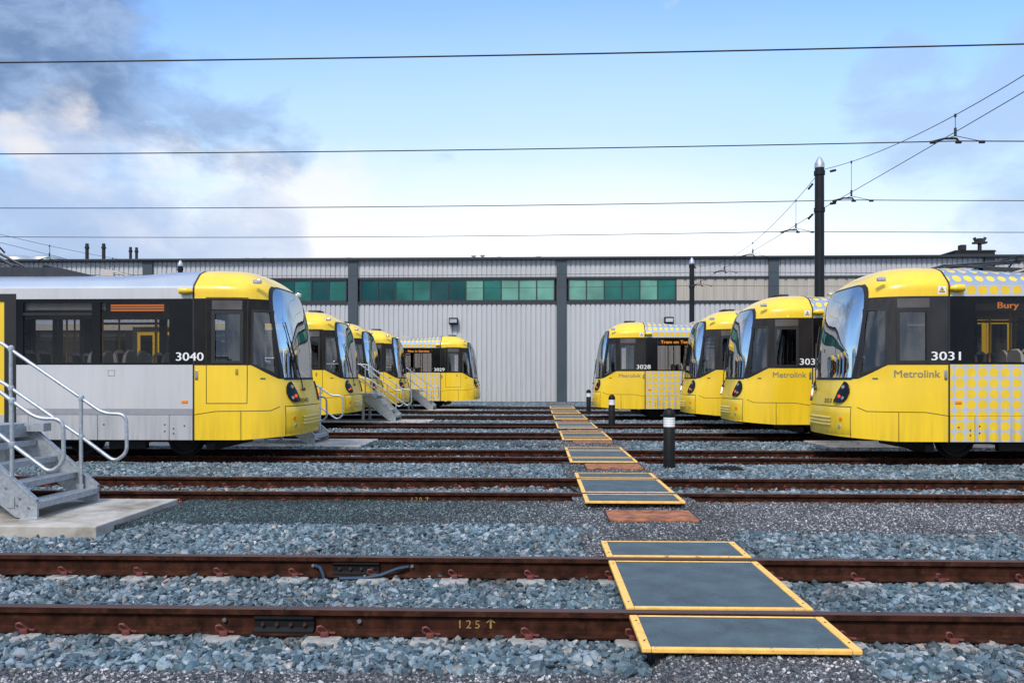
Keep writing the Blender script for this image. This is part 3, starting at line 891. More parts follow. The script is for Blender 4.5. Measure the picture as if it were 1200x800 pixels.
def tram(track, nose, side, number, label, livery, nose_text=None, logo=False, dest=None, bars=False, front_led=None, group='trams stabled in the yard'):
    """side -1: nose points right, near side is local -y; side +1: nose points left (turned round)"""
    t = empty('tram', (nose, TRACK[track], 0), 0 if side < 0 else PI)
    tag(t, label, 'tram', group)
    def P(name, key, fn, par=t, loc=None, rz=0):
        o = link_mesh(name, cached(key, fn), par)
        if loc: o.location = loc
        if rz: o.rotation_euler = (0, 0, rz)
        return o
    P('cab_shell', 'low', m_cab_lower); bump = P('bumper', 'bump', m_bumper); P('bumper_rib', 'ribs', m_ribs, bump)
    P('cab_roof', 'croof', m_cab_roof); [P('cab_side_band', ('cband', s), m_cab_band(s)) for s in (-1, 1)]
    ws = P('windscreen', 'ws', m_screen); P('windscreen_frame', 'wsf', m_screen_frame, ws); P('wiper', 'wiper', m_wiper, ws)
    for s in (-1, 1):
        w = P('cab_side_window', ('cw', s), m_cabglass(s)); P('window_frame', ('cwf', s), m_winframe(s), w)
        dg = P('cab_door_window', ('dg', s), m_doorglass(s)); P('window_frame', ('dgf', s), m_doorframe(s), dg); P('top_light', ('ul', s), m_upper_light(s), dg)
        h = P('headlight', ('hl', s), m_headlight(s))
        P('headlamp_lens', ('l1', s), m_lamp(s, .80, 1.30, .032, .036, 'headlamp_lens', M_['lens']), h)
        P('headlamp_lens', ('l2', s), m_lamp(s, .84, 1.10, .030, .036, 'headlamp_lens', M_['lens']), h)
        P('tail_lamp', ('l3', s), m_lamp(s, .76, 1.13, .030, .036, 'tail_lamp', M_['redlamp']), h)
        P('fog_lamp', ('l4', s), m_lamp(s, .82, .72, .036, .004, 'fog_lamp', M_['orange']), bump); P('fog_lamp', ('l5', s), m_lamp(s, .79, .58, .032, .004, 'fog_lamp', M_['lens']), bump)
        P('indicator_lamp', ('ind', s), m_indicator(s)); P('camera_pod', ('pod', s), m_pod(s)); P('door_control', ('grip', s), m_grip(s))
        P('side_reflector', ('mk', s), m_marker(s)); P('badge', ('bd', s), m_badge(s))
        if s == side and side > 0:
            wn = P('warning_sign', ('wn', s), m_warning(s)); P('warning_symbol', ('wt', s), m_warntri(s), wn); P('warning_symbol', ('wf', s), m_warnfill(s), wn)
    door = side if side < 0 else 0
    if door: P('door_handle', ('dh', side), m_handle(side))
    [P('panel_gap', ('gaps', s, door == s), m_seams(s, door == s)) for s in (-1, 1)]; P('gangway_seal', 'seal', m_seal); [P('band_trim', ('trim', s, k), m_capband_line(s, k)) for s in (-1, 1) for k in (0, 1)]
    lo = 'dots' if livery == 'dots' else 'silver'
    for s in (-1, 1):
        for q in SEGS: P('body_panel', ('lower', lo, s, q), m_body_lower(lo, s, *q))
        P('upper_panel', ('upper', lo, s), m_upper(lo, s))
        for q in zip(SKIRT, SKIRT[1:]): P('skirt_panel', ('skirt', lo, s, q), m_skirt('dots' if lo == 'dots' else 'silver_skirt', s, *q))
    if lo == 'silver': [P('grey_stripe', ('stripe', s), m_stripe(s)) for s in (-1, 1)]
    [P('panel_fastener', ('fast', s), m_skirt_holes(s)) for s in (-1, 1)]
    P('roof', ('roof', lo), m_roof('dotroof' if lo == 'dots' else 'roofsilver'))
    [P('window_band', ('wband', s), m_body_band(s)) for s in (-1, 1)]
    for k in range(len(BAYS)):
        for s in (-1, 1):
            w = P('window_pane', ('pane', s, k), m_pane(s, k))
            if k != 0 : P('window_transom', ('tr', s, k), m_transom(s, k), w)
    for s in (-1, 1):
        P('door_surround', ('pds', s), m_doorsurround(s))
        for lf in LEAVES:
            q = P('passenger_door', ('pdoor', s, lf), m_door(s, *lf)); P('door_lining', ('pdl', s, lf), m_doorlining(s, *lf), q); P('door_pane', ('pdp', s, lf), m_doorpane(s, *lf), q)
    P('floor', 'floor', m_inside); P('ceiling_lining', 'ceil', m_ceiling); P('cab_bulkhead', 'bulk', m_bulkhead)
    P('driving_console', 'cons', m_console); P('driver_seat', 'dseat', m_cabseat)
    for (x, fc) in ((2.42, -1), (3.12, 1), (3.45, -1), (4.10, -1), (4.85, 1), (7.1, -1), (7.9, 1), (8.6, -1), (9.3, 1)):
        for y in (-.76, .76):
            q = P('passenger_seat', ('seat', fc), m_seat(fc), t, (-x, y, .98)); P('seat_pad', ('sp', fc), m_seatpad(fc), q)
    for x, y in ((2.95, -.45), (3.0, .5), (3.4, .45), (4.0, -.45), (4.15, .45), (4.7, -.45), (5.1, .5), (6.8, -.5), (7.5, .5), (8.3, -.45)):
        P('handpole', 'hp', m_handpole, t, (-x, y, 0))
    P('underframe', 'under', m_under); P('coupler', 'coup', m_coupling)
    for bx in (3.2, 11.0):
        b = P('bogie', 'bogie', m_bogie, t, (-bx, 0, 0))
        for wx in (-.95, .95):
            for s in (-1, 1): P('wheel', 'wheel', m_wheel, b, (wx, s*.75, .355), 0 if s > 0 else PI)
    P('roof_equipment', 'rbox', m_roofbox); hatch = P('roof_hatch', 'hatch', m_hatch) if track > 2 else None; P('roof_bracket', 'rbr', m_bracket)
    dp = P('destination_display', ('disp', side), m_display(side))
    if bars: P('led_bars', ('bars', side), m_ledbars(side), dp)
    sg = side          # text direction along d: -1 for left trams, +1 for right ones
    if dest:
        f = lambda d, z: (-d, side*1.27, z)
        tw = {'Bury': .36, 'Tram on Test': 1.02, 'Not in Service': 1.02}.get(dest, .9)
        a0 = {'Bury': 2.72}.get(dest, 2.42 if sg > 0 else 2.42+tw)
        text_on('destination_text', dest, M_['ledbright'] if dest != 'Bury' else M_['led'], dp, .155, f, a0, 2.685, sg, tw, .004)
    fm = side_map(side, .007)
    if number:
        c = 1.80
        W_ = .50
        a0 = c-sg*(-.0)-(W_/2)*sg + (.0 if sg > 0 else .12)
        text_on('fleet_number', number, M_['white'], t, .215, fm, a0, 1.775, sg, W_, .004)
    if logo:
        text_on('operator_lettering', 'Metrolink', M_['greytext'], t, .185, fm, .93, 1.475, sg, .77, .002)
    if nose_text:
        g = front_map(.004)
        # seen from outside the nose text runs from the tram's right-hand side to its left
        text_on('nose_number', nose_text, M_['blacktext'], t, .12, g, (-.60 if side < 0 else .18), 1.00, (1 if side < 0 else 1), .42, .002)
    fd = P('front_display', 'fdisp', m_frontdisplay)
    if front_led:
        f = lambda w, z: (-.595, w, z)
        text_on('destination_text', front_led, M_['ledbright'], fd, .17, f, -.52, 2.79, 1, 1.04, .004)
    return t

tram(2, -4.37, -1, '3040', 'plain silver tram with yellow cab and white fleet number 3040', 'plain', '3040', bars=True)
tram(4, -5.58, -1, None, 'yellow-fronted tram nosing out directly behind tram 3040', 'dots', None, front_led='Not in Service')
tram(5, -5.87, -1, None, 'yellow-fronted tram, middle one of the row behind tram 3040', 'dots', None, front_led='Not in Service')
tram(6, -5.60, -1, None, 'yellow-fronted tram just in front of dotted tram 3029', 'dots', None, front_led='Not in Service')
tram(7, -2.85, -1, '3029', 'yellow-dotted silver tram 3029 showing Not in Service by the depot wall', 'dots', dest='Not in Service')
r1 = tram(2, 5.32, 1, '3031', 'large yellow-dotted silver tram with yellow cab and fleet number 3031', 'dots', '3031', logo=True, dest='Bury')
tram(3, 4.68, 1, '3032', 'yellow-cabbed tram half hidden behind the nose of tram 3031', 'dots', logo=True)
tram(4, 4.39, 1, None, 'yellow-cabbed tram between dotted tram 3028 and the tram beside 3031', 'dots')
tram(5, 1.94, 1, '3028', 'yellow-dotted silver tram 3028 showing Tram on Test', 'dots', logo=True, dest='Tram on Test')
for o in list(COL.objects):
    if o.name.startswith('tram') and o.get('label', '').startswith('plain silver'): t3040 = o
    if o.name.startswith('tram') and 'middle one' in o.get('label', ''): tmid = o
pantograph(t3040, 6.15, .66, 1, 3.5, True)
pantograph(r1, 3.30, .24, -1, 3.43)

# ------------------------------------------------------------------ tracks
def rail_profile():
    half = [(.036, -.004), (.036, -.038), (.012, -.050), (.009, -.055), (.009, -.128), (.014, -.138), (.072, -.150), (.072, -.160)]
    top = [(.030, 0.0)]
    r = top+half
    return r + [(-p, q) for p, q in r[::-1]]
def rail_mesh():
    mb = MB(); mb.extrude(rail_profile(), 'x', -32, 38)
    me = mb.mesh('rail', M_['rust'], False)
    me.materials.append(M_['railhead'])
    for p in me.polygons:
        if p.normal.z > .5 and p.center.z > -.01: p.material_index = 1
    return me
RAIL = rail_mesh()
def clip_mesh():
    mb = MB()
    # spring clip: leg through the shoulder, loop over and toe on the rail foot
    pts = [(-.005, -.030, -.125), (-.03, -.045, -.118), (-.055, -.055, -.095), (-.052, -.055, -.068), (-.03, -.055, -.062), (-.008, -.050, -.075), (0.005, -.035, -.10), (.025, -.03, -.118), (.055, -.03, -.122), (.085, -.04, -.120)]
    mb.tube(pts, .010, 6)
    mb.box(-.03, .035, -.065, -.035, -.16, -.105, .006)
    return mb.mesh('rail_clip', M_['clip'], True)
CLIP = clip_mesh()
def sleeper_mesh():
    mb = MB()
    mb.box(-.11, .11, -1.2, 1.2, -.45, -.26, .015)
    for r in (-GAUGE, GAUGE): mb.box(-.115, .115, r-.20, r+.20, -.265, -.158, .014)
    return mb.mesh('sleeper', M_['sleeper'], False)
SLEEPER = sleeper_mesh()
TR_LABEL = ['nearest rusty track, chalked 125 on the web of its near rail', 'second rusty track from the camera, beside the concrete stair slab',
            'rusty track under silver tram 3040 and dotted tram 3031', 'rusty track under the half hidden tram behind tram 3031',
            'rusty track under the tram nosing out behind tram 3040', 'rusty track under dotted tram 3028 and Not in Service row',
            'rusty track just in front of the one carrying tram 3029', 'farthest rusty track, under tram 3029 beside the depot wall']
TR_LABEL[5] = 'rusty track under dotted tram 3028 with the Tram on Test sign'
tracks = []
for i, y in enumerate(TRACK):
    t = empty('railway_track', (0, y, 0)); tag(t, TR_LABEL[i], 'railway track', 'rusty tracks across the yard')
    tracks.append(t)
    for s in (-1, 1):
        r = link_mesh('rail', RAIL, t); r.location = (0, s*GAUGE, 0)
    if i < 4:
        x0, x1 = [(-5.2, 5.4), (-9.0, 10.5), (-6.0, 8.0), (-4.4, 5.6)][i]
        ph = -.69 if i == 0 else (.16 if i == 1 else .05)
        sp = .645 if i == 0 else .68
        n0 = math.ceil((x0-ph)/sp)
        x = ph+n0*sp
        while x < x1:
            jx = random.uniform(-.02, .02)
            q = link_mesh('sleeper', SLEEPER, t); q.location = (x+jx, 0, 0)
            if i < 3:
                for s in (-1, 1):
                    c = link_mesh('rail_clip', CLIP, t); c.location = (x+jx, s*GAUGE-.045, -.035); c.rotation_euler = (0, 0, random.uniform(-.12, .12)); c.scale = (.8, .85, .85)
                    if i == 0:
                        c = link_mesh('rail_clip', CLIP, t); c.location = (x+jx, s*GAUGE+.045, -.035); c.rotation_euler = (0, 0, PI); c.scale = (.8, .85, .85)
            x += sp
# joints, bolts, cables and chalk marks on the nearest track
def joint(t, x, s, name):
    y = s*GAUGE
    mb = MB()
    for q in (-1, 1):
        mb.extrude([(y+q*.012, -.045), (y+q*.050, -.050), (y+q*.050, -.060), (y+q*.034, -.075), (y+q*.034, -.115), (y+q*.060, -.135), (y+q*.060, -.150), (y+q*.012, -.140)], 'x', x-.19, x+.19)
    mb.box(x-.003, x+.003, y-.037, y+.037, -.04, .001)
    j = mb.build(name, M_['black'], t)
    b = MB()
    for dx in (-.135, -.045, .045, .135):
        disc(b, (x+dx, y-.034, -.095), (0, -1, 0), .013, .018, 6); disc(b, (x+dx, y-.05, -.095), (0, -1, 0), .006, .012, 8)
    b.build('joint_bolt', M_['bolt'], j, True)
M_['bolt'] = mat('rusty_brass_bolt', (0.10, 0.06, 0.045), 0.45, 0.6)
joint(tracks[0], -1.62, -1, 'insulated_joint'); joint(tracks[0], -1.50, 1, 'insulated_joint')
b = MB()
for x in (-2.01, -1.14): disc(b, (x, -GAUGE-.009, -.075), (0, -1, 0), .014, .02, 8)
b.build('bond_stud', M_['chrome'], tracks[0], True)
b = MB()
for x in (-1.86, -1.04, ): disc(b, (x, GAUGE-.009, -.075), (0, -1, 0), .014, .02, 8)
b.build('bond_stud', M_['chrome'], tracks[0], True)
cb = MB()
cb.tube([(-1.84, GAUGE-.03, -.075), (-1.79, GAUGE-.07, -.08), (-1.76, GAUGE-.09, -.13), (-1.75, GAUGE-.10, -.17)], .014, 8)
cb.tube([(-1.07, GAUGE-.03, -.078), (-1.16, GAUGE-.06, -.09), (-1.28, GAUGE-.10, -.13), (-1.42, GAUGE-.11, -.155), (-1.62, GAUGE-.11, -.16)], .014, 8)
cb.build('bond_cable', M_['cable'], tracks[0], True)
cb = MB(); cb.tube([(.62, -.40+.0, -.10), (.45, GAUGE-.12, -.12), (.30, GAUGE-.05, -.09)], .012, 8); cb.build('bond_cable', M_['black'], tracks[1], True)
def chalk(t, s, x, y, z, size, name='chalk_mark'):
    vs, fs = text_polys(s, size, 1.5)
    mb = MB().add([(x+v[0], y, z+v[1]) for v in vs], fs)
    # arrow
    ax = x+max(v[0] for v in vs)+.07
    mb.add([(ax-.006, y, z), (ax+.006, y, z), (ax+.006, y, z+size*.7), (ax-.006, y, z+size*.7)], [(0, 1, 2, 3)])
    for k in (-1, 1): mb.add([(ax, y, z+size*.72), (ax+k*.025, y, z+size*.45), (ax+k*.030, y, z+size*.50), (ax, y, z+size*.82)], [(0, 1, 2, 3)])
    link_mesh(name, mb.mesh(name, M_['marker'], recalc=False), t)
chalk(tracks[0], '125', -.52, -GAUGE-.0105, -.118, .075)
chalk(tracks[1], '120', -1.65, -GAUGE-.0105, -.118, .075)

# ------------------------------------------------------------------ crossing panels, cover plates, bollards
ORD = ['first', 'second', 'third', 'fourth', 'fifth', 'sixth', 'seventh', 'eighth']
XL, XR = .55, 1.74
def panel(y0, y1, x0, x1, label):
    p = empty('crossing_panel', ((x0+x1)/2, (y0+y1)/2, 0)); tag(p, label, 'crossing panel', 'panels of the staff crossing')
    hx, hy = (x1-x0)/2, (y1-y0)/2
    mb = MB(); e = .055
    mb.box(-hx+e, hx-e, -hy+.035, hy-.02, -.030, -.005)
    mb.build('grit_mat', M_['mat'], p)
    mb = MB()
    mb.box(-hx, -hx+e-.002, -hy, hy, -.028, 0.0, .006); mb.box(hx-e+.002, hx, -hy, hy, -.028, 0.0, .006)
    mb.box(-hx+e-.001, hx-e+.001, -hy, -hy+.034, -.028, -.001, .005); mb.box(-hx+e-.001, hx-e+.001, hy-.019, hy, -.028, -.001, .005)
    mb.build('yellow_edge', M_['edge'], p)
    mb = MB()
    for x in (-hx+.08, hx-.12):
        mb.box(x, x+.05, -hy+.05, hy-.05, -.20, -.031)
    mb.build('bearer', M_['under'], p)
    if y1 < 14:
        for x in (-hx+.028, hx-.028):
            for yy in (-hy+.12, hy-.12):
                MB().lathe([(.006, 0), (.006, .003), (.004, .004), (.001, .004)], (x, yy, .0005), 8).build('fixing_bolt', M_['bolt'], p, True)
for i, y in enumerate(TRACK):
    d = .085
    jig = random.uniform(-.015, .015)
    panel(y-GAUGE-d-.62, y-GAUGE-d, XL+.0+jig, XR+jig, 'grey yellow-edged panel in front of the near rail of the %s track' % ORD[i])
    panel(y-GAUGE+d, y+GAUGE-d, XL+jig, XR+jig, 'grey yellow-edged panel between the rails of the %s track' % ORD[i])
    panel(y+GAUGE+d, y+GAUGE+d+.62, XL+jig, XR+jig, 'grey yellow-edged panel behind the far rail of the %s track' % ORD[i])
p = empty('path_slab', (1.15, 43.4, -.10)); tag(p, 'dark grey slab at the far end of the crossing by the depot wall', 'path slab')
MB().box(-.62, .62, -1.0, 1.0, -.08, .06, .01).build('slab', M_['mat'], p)
for k, (y0, y1, x0, x1) in enumerate(((8.93, 9.60, .78, 1.76), (13.50, 14.20, .80, 1.74), (18.85, 19.3, .80, 1.72), (23.05, 23.5, .80, 1.72), (28.2, 28.7, .80, 1.72))):
    q = empty('cover_plate', ((x0+x1)/2, (y0+y1)/2, 0)); tag(q, 'rusty steel cover plate in the gravel between the %s and %s tracks' % (ORD[k], ORD[k+1]), 'cover plate', 'rusty plates along the crossing')
    hx, hy = (x1-x0)/2, (y1-y0)/2
    zp = -.088 if k == 0 else -.030
    MB().box(-hx, hx, -hy, hy, zp-.022, zp, .004).build('plate', M_['plate'], q)
    f = MB(); f.box(-hx-.02, -hx-.002, -hy-.02, hy+.02, -.2, zp-.004); f.box(hx+.002, hx+.02, -hy-.02, hy+.02, -.2, zp-.004)
    f.build('kerb_angle', M_['under'], q)
BL = ['tallest-looking black bollard with white band beside the crossing', 'middle black bollard with white band beside the crossing', 'farthest black bollard, in front of the nose of tram 3028']
BL[0] = 'nearest black bollard with white band, beside the second cover plate'
for k, (x, y) in enumerate(((2.23, 14.2), (2.24, 25.2), (2.17, 35.6))):
    q = empty('bollard', (x, y-.25, -.12)); tag(q, BL[k], 'bollard', 'black bollards beside the crossing')
    MB().lathe([(.10, 0), (.10, .74), (.097, .745), (.097, .75)], n=24).build('post', M_['black'], q, True)
    MB().lathe([(.096, .751), (.098, .76), (.098, .78), (.095, .785), (.098, .79), (.098, .82), (.095, .825), (.098, .83), (.098, .86), (.095, .865), (.098, .87), (.098, .91), (.096, .915)], n=24).build('reflective_band', M_['bandwhite'], q, True)
    MB().lathe([(.104, .916), (.106, .93), (.103, .965), (.090, 1.01), (.066, 1.045), (.035, 1.065), (.002, 1.07)], n=24).build('dome_cap', M_['black'], q, True)
    MB().lathe([(.17, -.12), (.17, .032), (.15, .04), (.1, .04)], n=18).build('footing', M_['concrete'], q)

q = empty('drain_cover', (3.15, 13.75, -.055)); tag(q, 'small black drain cover lying on the ballast right of the nearest bollard', 'drain cover')
b = MB(); b.box(-.24, .24, -.16, .16, -.03, .02, .006)
for k in range(6): b.box(-.20+.07*k, -.17+.07*k, -.13, .13, .02, .032)
b.build('grating', M_['black'], q); MB().box(-.28, .28, -.20, .20, -.05, -.005, .004).build('frame', M_['under'], q)

# ------------------------------------------------------------------ stairs and slabs
def bend(pts, r=.08, n=5):
    """round the corners of a polyline"""
    P = [Vector(p) for p in pts]; out = [P[0]]
    for i in range(1, len(P)-1):
        a, b, c = P[i-1], P[i], P[i+1]; u = (a-b); v = (c-b)
        rr = min(r, u.length*.45, v.length*.45); s = b+u.normalized()*rr; e = b+v.normalized()*rr
        for k in range(n+1):
            t = k/n; out.append(s*(1-t)**2+b*2*t*(1-t)+e*t*t)
    out.append(P[-1]); return out
def stairs(dx, y0, label):
    st = empty('access_stairs', (dx, y0, -.04)); tag(st, label, 'access stairs', 'galvanised stairs to the tram cabs')
    W = 1.2; z = .04    # local z = world z + .04
    # stringers
    for yy in (0, W):
        s = MB(); y1, y2 = yy-.006, yy+.006
        s.extrude([(-5.36, .0+.0), (-5.50, .0), (-5.60, .02), (-6.55, .78), (-6.55, .96), (-6.22, .96), (-5.36, .21)], 'y', y1, y2)
        s.extrude([(-5.36, .19), (-5.36, .21), (-6.22, .96), (-6.22, .94)], 'y', yy-.03, yy+.03)
        o = s.build('stringer', M_['galv'], st)
        f = MB(); f.box(-5.52, -5.34, yy-.06, yy+.06, 0, .012); f.box(-5.49, -5.375, yy+.0075, yy+.05, .012, .10)
        f.build('foot_plate', M_['galv'], o)
        bo = MB()
        for (bx, bz) in ((-5.45, .12), (-5.58, .15), (-5.70, .33), (-5.83, .35), (-5.96, .53), (-6.1, .55), (-5.55, .22)):
            disc(bo, (bx, yy-.006, bz), (0, -1, 0), .013, .012, 6)
        bo.build('bolt', M_['chrome'], o)
    # treads
    for k in range(4):
        zz = .166+.195*k; xf = -5.37-.25*k
        t = MB(); t.box(xf-.27, xf, .012, W-.012, zz-.030, zz, .003); t.box(xf-.014, xf+.002, .012, W-.012, zz-.062, zz+.004)
        for j in range(5): t.box(xf-.05-.045*j, xf-.035-.045*j, .02, W-.02, zz, zz+.004)
        t.box(xf-.25, xf-.02, .007, .012, zz-.1, zz); t.box(xf-.25, xf-.02, W-.012, W-.007, zz-.1, zz)
        t.build('tread', M_['galvdark'], st)
    # platform
    pf = MB(); pf.box(-8.6, -6.22, -.05, W+.05, .925, .96); pf.box(-8.6, -5.98, W-.10, W+.06, .86, .957); pf.box(-8.6, -6.21, -.055, .0, .86, .955)
    pf.box(-6.26, -6.2, 0, W, .80, .924)
    o = pf.build('platform', M_['galvdark'], st)
    lg = MB()
    for x in (-6.5, -8.5):
        for yy in (.05, W-.05): lg.box(x-.04, x+.04, yy-.04, yy+.04, 0, .86); lg.box(x-.09, x+.09, yy-.09, yy+.09, 0, .012)
    lg.build('leg', M_['galv'], o)
    # hand rails: a closed loop at the foot, posts with ball fittings
    for yy in (.03, W-.03):
        e = 0 if yy > .5 else -.10
        slope = .76
        xt = -5.55+e; zt = 1.26 if e == 0 else 1.255
        top = lambda x: zt-(x-xt)*slope
        loop = [(-8.6, yy, 1.98), (-6.62, yy, 1.98), (xt, yy, zt), (xt+.27, yy, top(xt+.27)+.02), (-5.0+e, yy, 1.07+.0), (-4.99+e, yy, .60), (-5.14+e, yy, .49), (xt, yy, .79), (-6.48, yy, 1.42), (-6.62, yy, 1.50), (-8.6, yy, 1.50)]
        h = MB(); h.tube(bend(loop, .11, 6), .0215, 10)
        ho = h.build('handrail', M_['galv'], st, True)
        for (px_, zb, ztop) in ((xt, .14, zt), (-6.42, .78, 1.86), (-7.6, .95, 1.98), (-8.55, .95, 1.98)):
            pm = MB(); pm.tube([(px_, yy-.012, zb), (px_, yy-.012, ztop)], .022, 10)
            for zz in (ztop, .79 if px_ == xt else (1.38 if px_ == -6.42 else 1.5)):
                pm.lathe([(.012, -.045), (.03, -.03), (.036, 0), (.03, .03), (.012, .045)], (px_, yy-.006, zz), 10)
            pm.box(px_-.045, px_+.045, yy-.046, yy-.0375, zb-.02, zb+.09)
            pm.build('rail_post', M_['galv'], ho, True)
    return st
stairs(0.0, 8.50, 'large galvanised steel stairs with looped handrails at the lower left')
stairs(.25, 18.35, 'galvanised stairs with handrail peeping out from behind the nose of tram 3040')
stairs(.40, 27.95, 'galvanised stairs with handrails beside the middle trams of the left row')
stairs(.43, 37.65, 'galvanised stairs with handrails beside dotted tram 3029')
def slab(x0, x1, y0, y1, label):
    mb = MB(); mb.box(x0, x1, y0, y1, -.36, -.04, .012)
    # worn, slightly wavy edge
    o = mb.build('concrete_slab', M_['concrete'])
    tag(o, label, 'concrete slab', 'concrete pads between the tracks')
slab(-14, -4.50, 8.10, 9.98, 'big concrete pad under the nearest galvanised stairs')
slab(-14, -3.95, 17.7, 19.85, 'concrete pad beside the nose of tram 3040')
slab(-14, -3.75, 27.4, 29.2, 'concrete pad at the foot of the stairs behind tram 3040')
slab(-14, -3.3, 37.1, 38.9, 'concrete pad at the foot of the stairs by tram 3029')
slab(6.35, 18, 17.8, 19.7, 'concrete pad behind the nose of dotted tram 3031')

# ------------------------------------------------------------------ ground, ballast, gravel
def ground_mat(name, c0, c1, c2, vs, bump=0.6):
    m, nt, b = newmat(name)
    tc = N(nt, 'ShaderNodeTexCoord')
    vo = N(nt, 'ShaderNodeTexVoronoi'); vo.inputs['Scale'].default_value = vs; nt.links.new(tc.outputs['Object'], vo.inputs['Vector'])
    sp = N(nt, 'ShaderNodeSeparateColor'); nt.links.new(vo.outputs['Color'], sp.inputs[0])
    nz = N(nt, 'ShaderNodeTexNoise'); nz.inputs['Scale'].default_value = 1.3; nz.inputs['Detail'].default_value = 6; nt.links.new(tc.outputs['Object'], nz.inputs['Vector'])
    rp = ramp(nt, [(0, c0), (0.55, c1), (1, c2)], sp.outputs[0])
    mx = N(nt, 'ShaderNodeMix', data_type='RGBA', blend_type='MULTIPLY'); mx.inputs['Factor'].default_value = 0.6
    r2 = ramp(nt, [(0.3, (0.55, 0.55, 0.57)), (0.7, (1, 1, 1))], nz.outputs['Fac'])
    nt.links.new(rp.outputs[0], mx.inputs[6]); nt.links.new(r2.outputs[0], mx.inputs[7]); nt.links.new(mx.outputs[2], b.inputs['Base Color'])
    b.inputs['Roughness'].default_value = 0.85
    bp = N(nt, 'ShaderNodeBump', invert=True); bp.inputs['Strength'].default_value = bump; bp.inputs['Distance'].default_value = 0.03
    nt.links.new(vo.outputs['Distance'], bp.inputs['Height']); nt.links.new(bp.outputs[0], b.inputs['Normal'])
    return m
GM = ground_mat('yard_ballast_ground', (0.02, 0.03, 0.04), (0.06, 0.08, 0.10), (0.16, 0.19, 0.21), 18)
FG = ground_mat('fine_gravel_bed', (0.02, 0.022, 0.027), (0.06, 0.058, 0.064), (0.16, 0.15, 0.16), 70)
def stone_mat(name, stops):
    m, nt, b = newmat(name)
    oi = N(nt, 'ShaderNodeObjectInfo'); rp = ramp(nt, stops, oi.outputs['Random'])
    tc = N(nt, 'ShaderNodeTexCoord'); nz = N(nt, 'ShaderNodeTexNoise'); nz.inputs['Scale'].default_value = 2.2; nz.inputs['Detail'].default_value = 5
    nt.links.new(tc.outputs['Object'], nz.inputs['Vector'])
    r2 = ramp(nt, [(0.3, (0.6, 0.6, 0.62)), (0.7, (1.1, 1.1, 1.1))], nz.outputs['Fac'])
    mx = N(nt, 'ShaderNodeMix', data_type='RGBA', blend_type='MULTIPLY'); mx.inputs['Factor'].default_value = 1
    nt.links.new(rp.outputs[0], mx.inputs[6]); nt.links.new(r2.outputs[0], mx.inputs[7]); n3 = N(nt, 'ShaderNodeTexNoise'); n3.inputs['Scale'].default_value = .8; n3.inputs['Detail'].default_value = 5; nt.links.new(oi.outputs['Location'], n3.inputs['Vector'])
    r3 = ramp(nt, [(0.32, (0.62, 0.60, 0.58)), (0.5, (0.95, 0.95, 0.95)), (0.7, (1.2, 1.2, 1.2))], n3.outputs['Fac'])
    m3 = N(nt, 'ShaderNodeMix', data_type='RGBA', blend_type='MULTIPLY'); m3.inputs['Factor'].default_value = 1
    nt.links.new(mx.outputs[2], m3.inputs[6]); nt.links.new(r3.outputs[0], m3.inputs[7]); nt.links.new(m3.outputs[2], b.inputs['Base Color'])
    sl = N(nt, 'ShaderNodeSeparateXYZ'); nt.links.new(oi.outputs['Location'], sl.inputs[0]); dmin = None
    for ry in (TRACK[0]-GAUGE, TRACK[0]+GAUGE, TRACK[1]-GAUGE, TRACK[1]+GAUGE):
        a = N(nt, 'ShaderNodeMath', operation='SUBTRACT'); nt.links.new(sl.outputs[1], a.inputs[0]); a.inputs[1].default_value = ry
        ab = N(nt, 'ShaderNodeMath', operation='ABSOLUTE'); nt.links.new(a.outputs[0], ab.inputs[0])
        if dmin is None: dmin = ab.outputs[0]
        else:
            mn = N(nt, 'ShaderNodeMath', operation='MINIMUM'); nt.links.new(dmin, mn.inputs[0]); nt.links.new(ab.outputs[0], mn.inputs[1]); dmin = mn.outputs[0]
    ds = N(nt, 'ShaderNodeMapRange', interpolation_type='SMOOTHSTEP'); nt.links.new(dmin, ds.inputs['Value']); ds.inputs['From Min'].default_value = .42; ds.inputs['From Max'].default_value = .08
    rn = N(nt, 'ShaderNodeTexNoise'); rn.inputs['Scale'].default_value = 2.5; rn.inputs['Detail'].default_value = 4; nt.links.new(oi.outputs['Location'], rn.inputs['Vector'])
    rm_ = N(nt, 'ShaderNodeMapRange'); nt.links.new(rn.outputs['Fac'], rm_.inputs['Value']); rm_.inputs['From Min'].default_value = .40; rm_.inputs['From Max'].default_value = .68; rm_.inputs['To Max'].default_value = .75
    rf = N(nt, 'ShaderNodeMath', operation='MULTIPLY'); nt.links.new(ds.outputs[0], rf.inputs[0]); nt.links.new(rm_.outputs[0], rf.inputs[1])
    m4 = N(nt, 'ShaderNodeMix', data_type='RGBA', blend_type='MULTIPLY'); nt.links.new(rf.outputs[0], m4.inputs['Factor']); nt.links.new(m3.outputs[2], m4.inputs[6]); m4.inputs[7].default_value = (0.85, 0.56, 0.42, 1)
    nt.links.new(m4.outputs[2], b.inputs['Base Color'])
    b.inputs['Roughness'].default_value = 0.62
    return m
SM = stone_mat('crushed_granite', [(0, (0.030, 0.058, 0.074)), (0.30, (0.080, 0.132, 0.160)), (0.65, (0.148, 0.213, 0.250)), (0.90, (0.30, 0.36, 0.40)), (0.955, (0.21, 0.17, 0.14)), (1, (0.50, 0.50, 0.48))])
PM = stone_mat('mixed_gravel', [(0, (0.025, 0.030, 0.036)), (0.28, (0.066, 0.084, 0.096)), (0.48, (0.110, 0.092, 0.097)), (0.68, (0.145, 0.172, 0.19)), (0.88, (0.36, 0.34, 0.345)), (1, (0.65, 0.63, 0.62))])
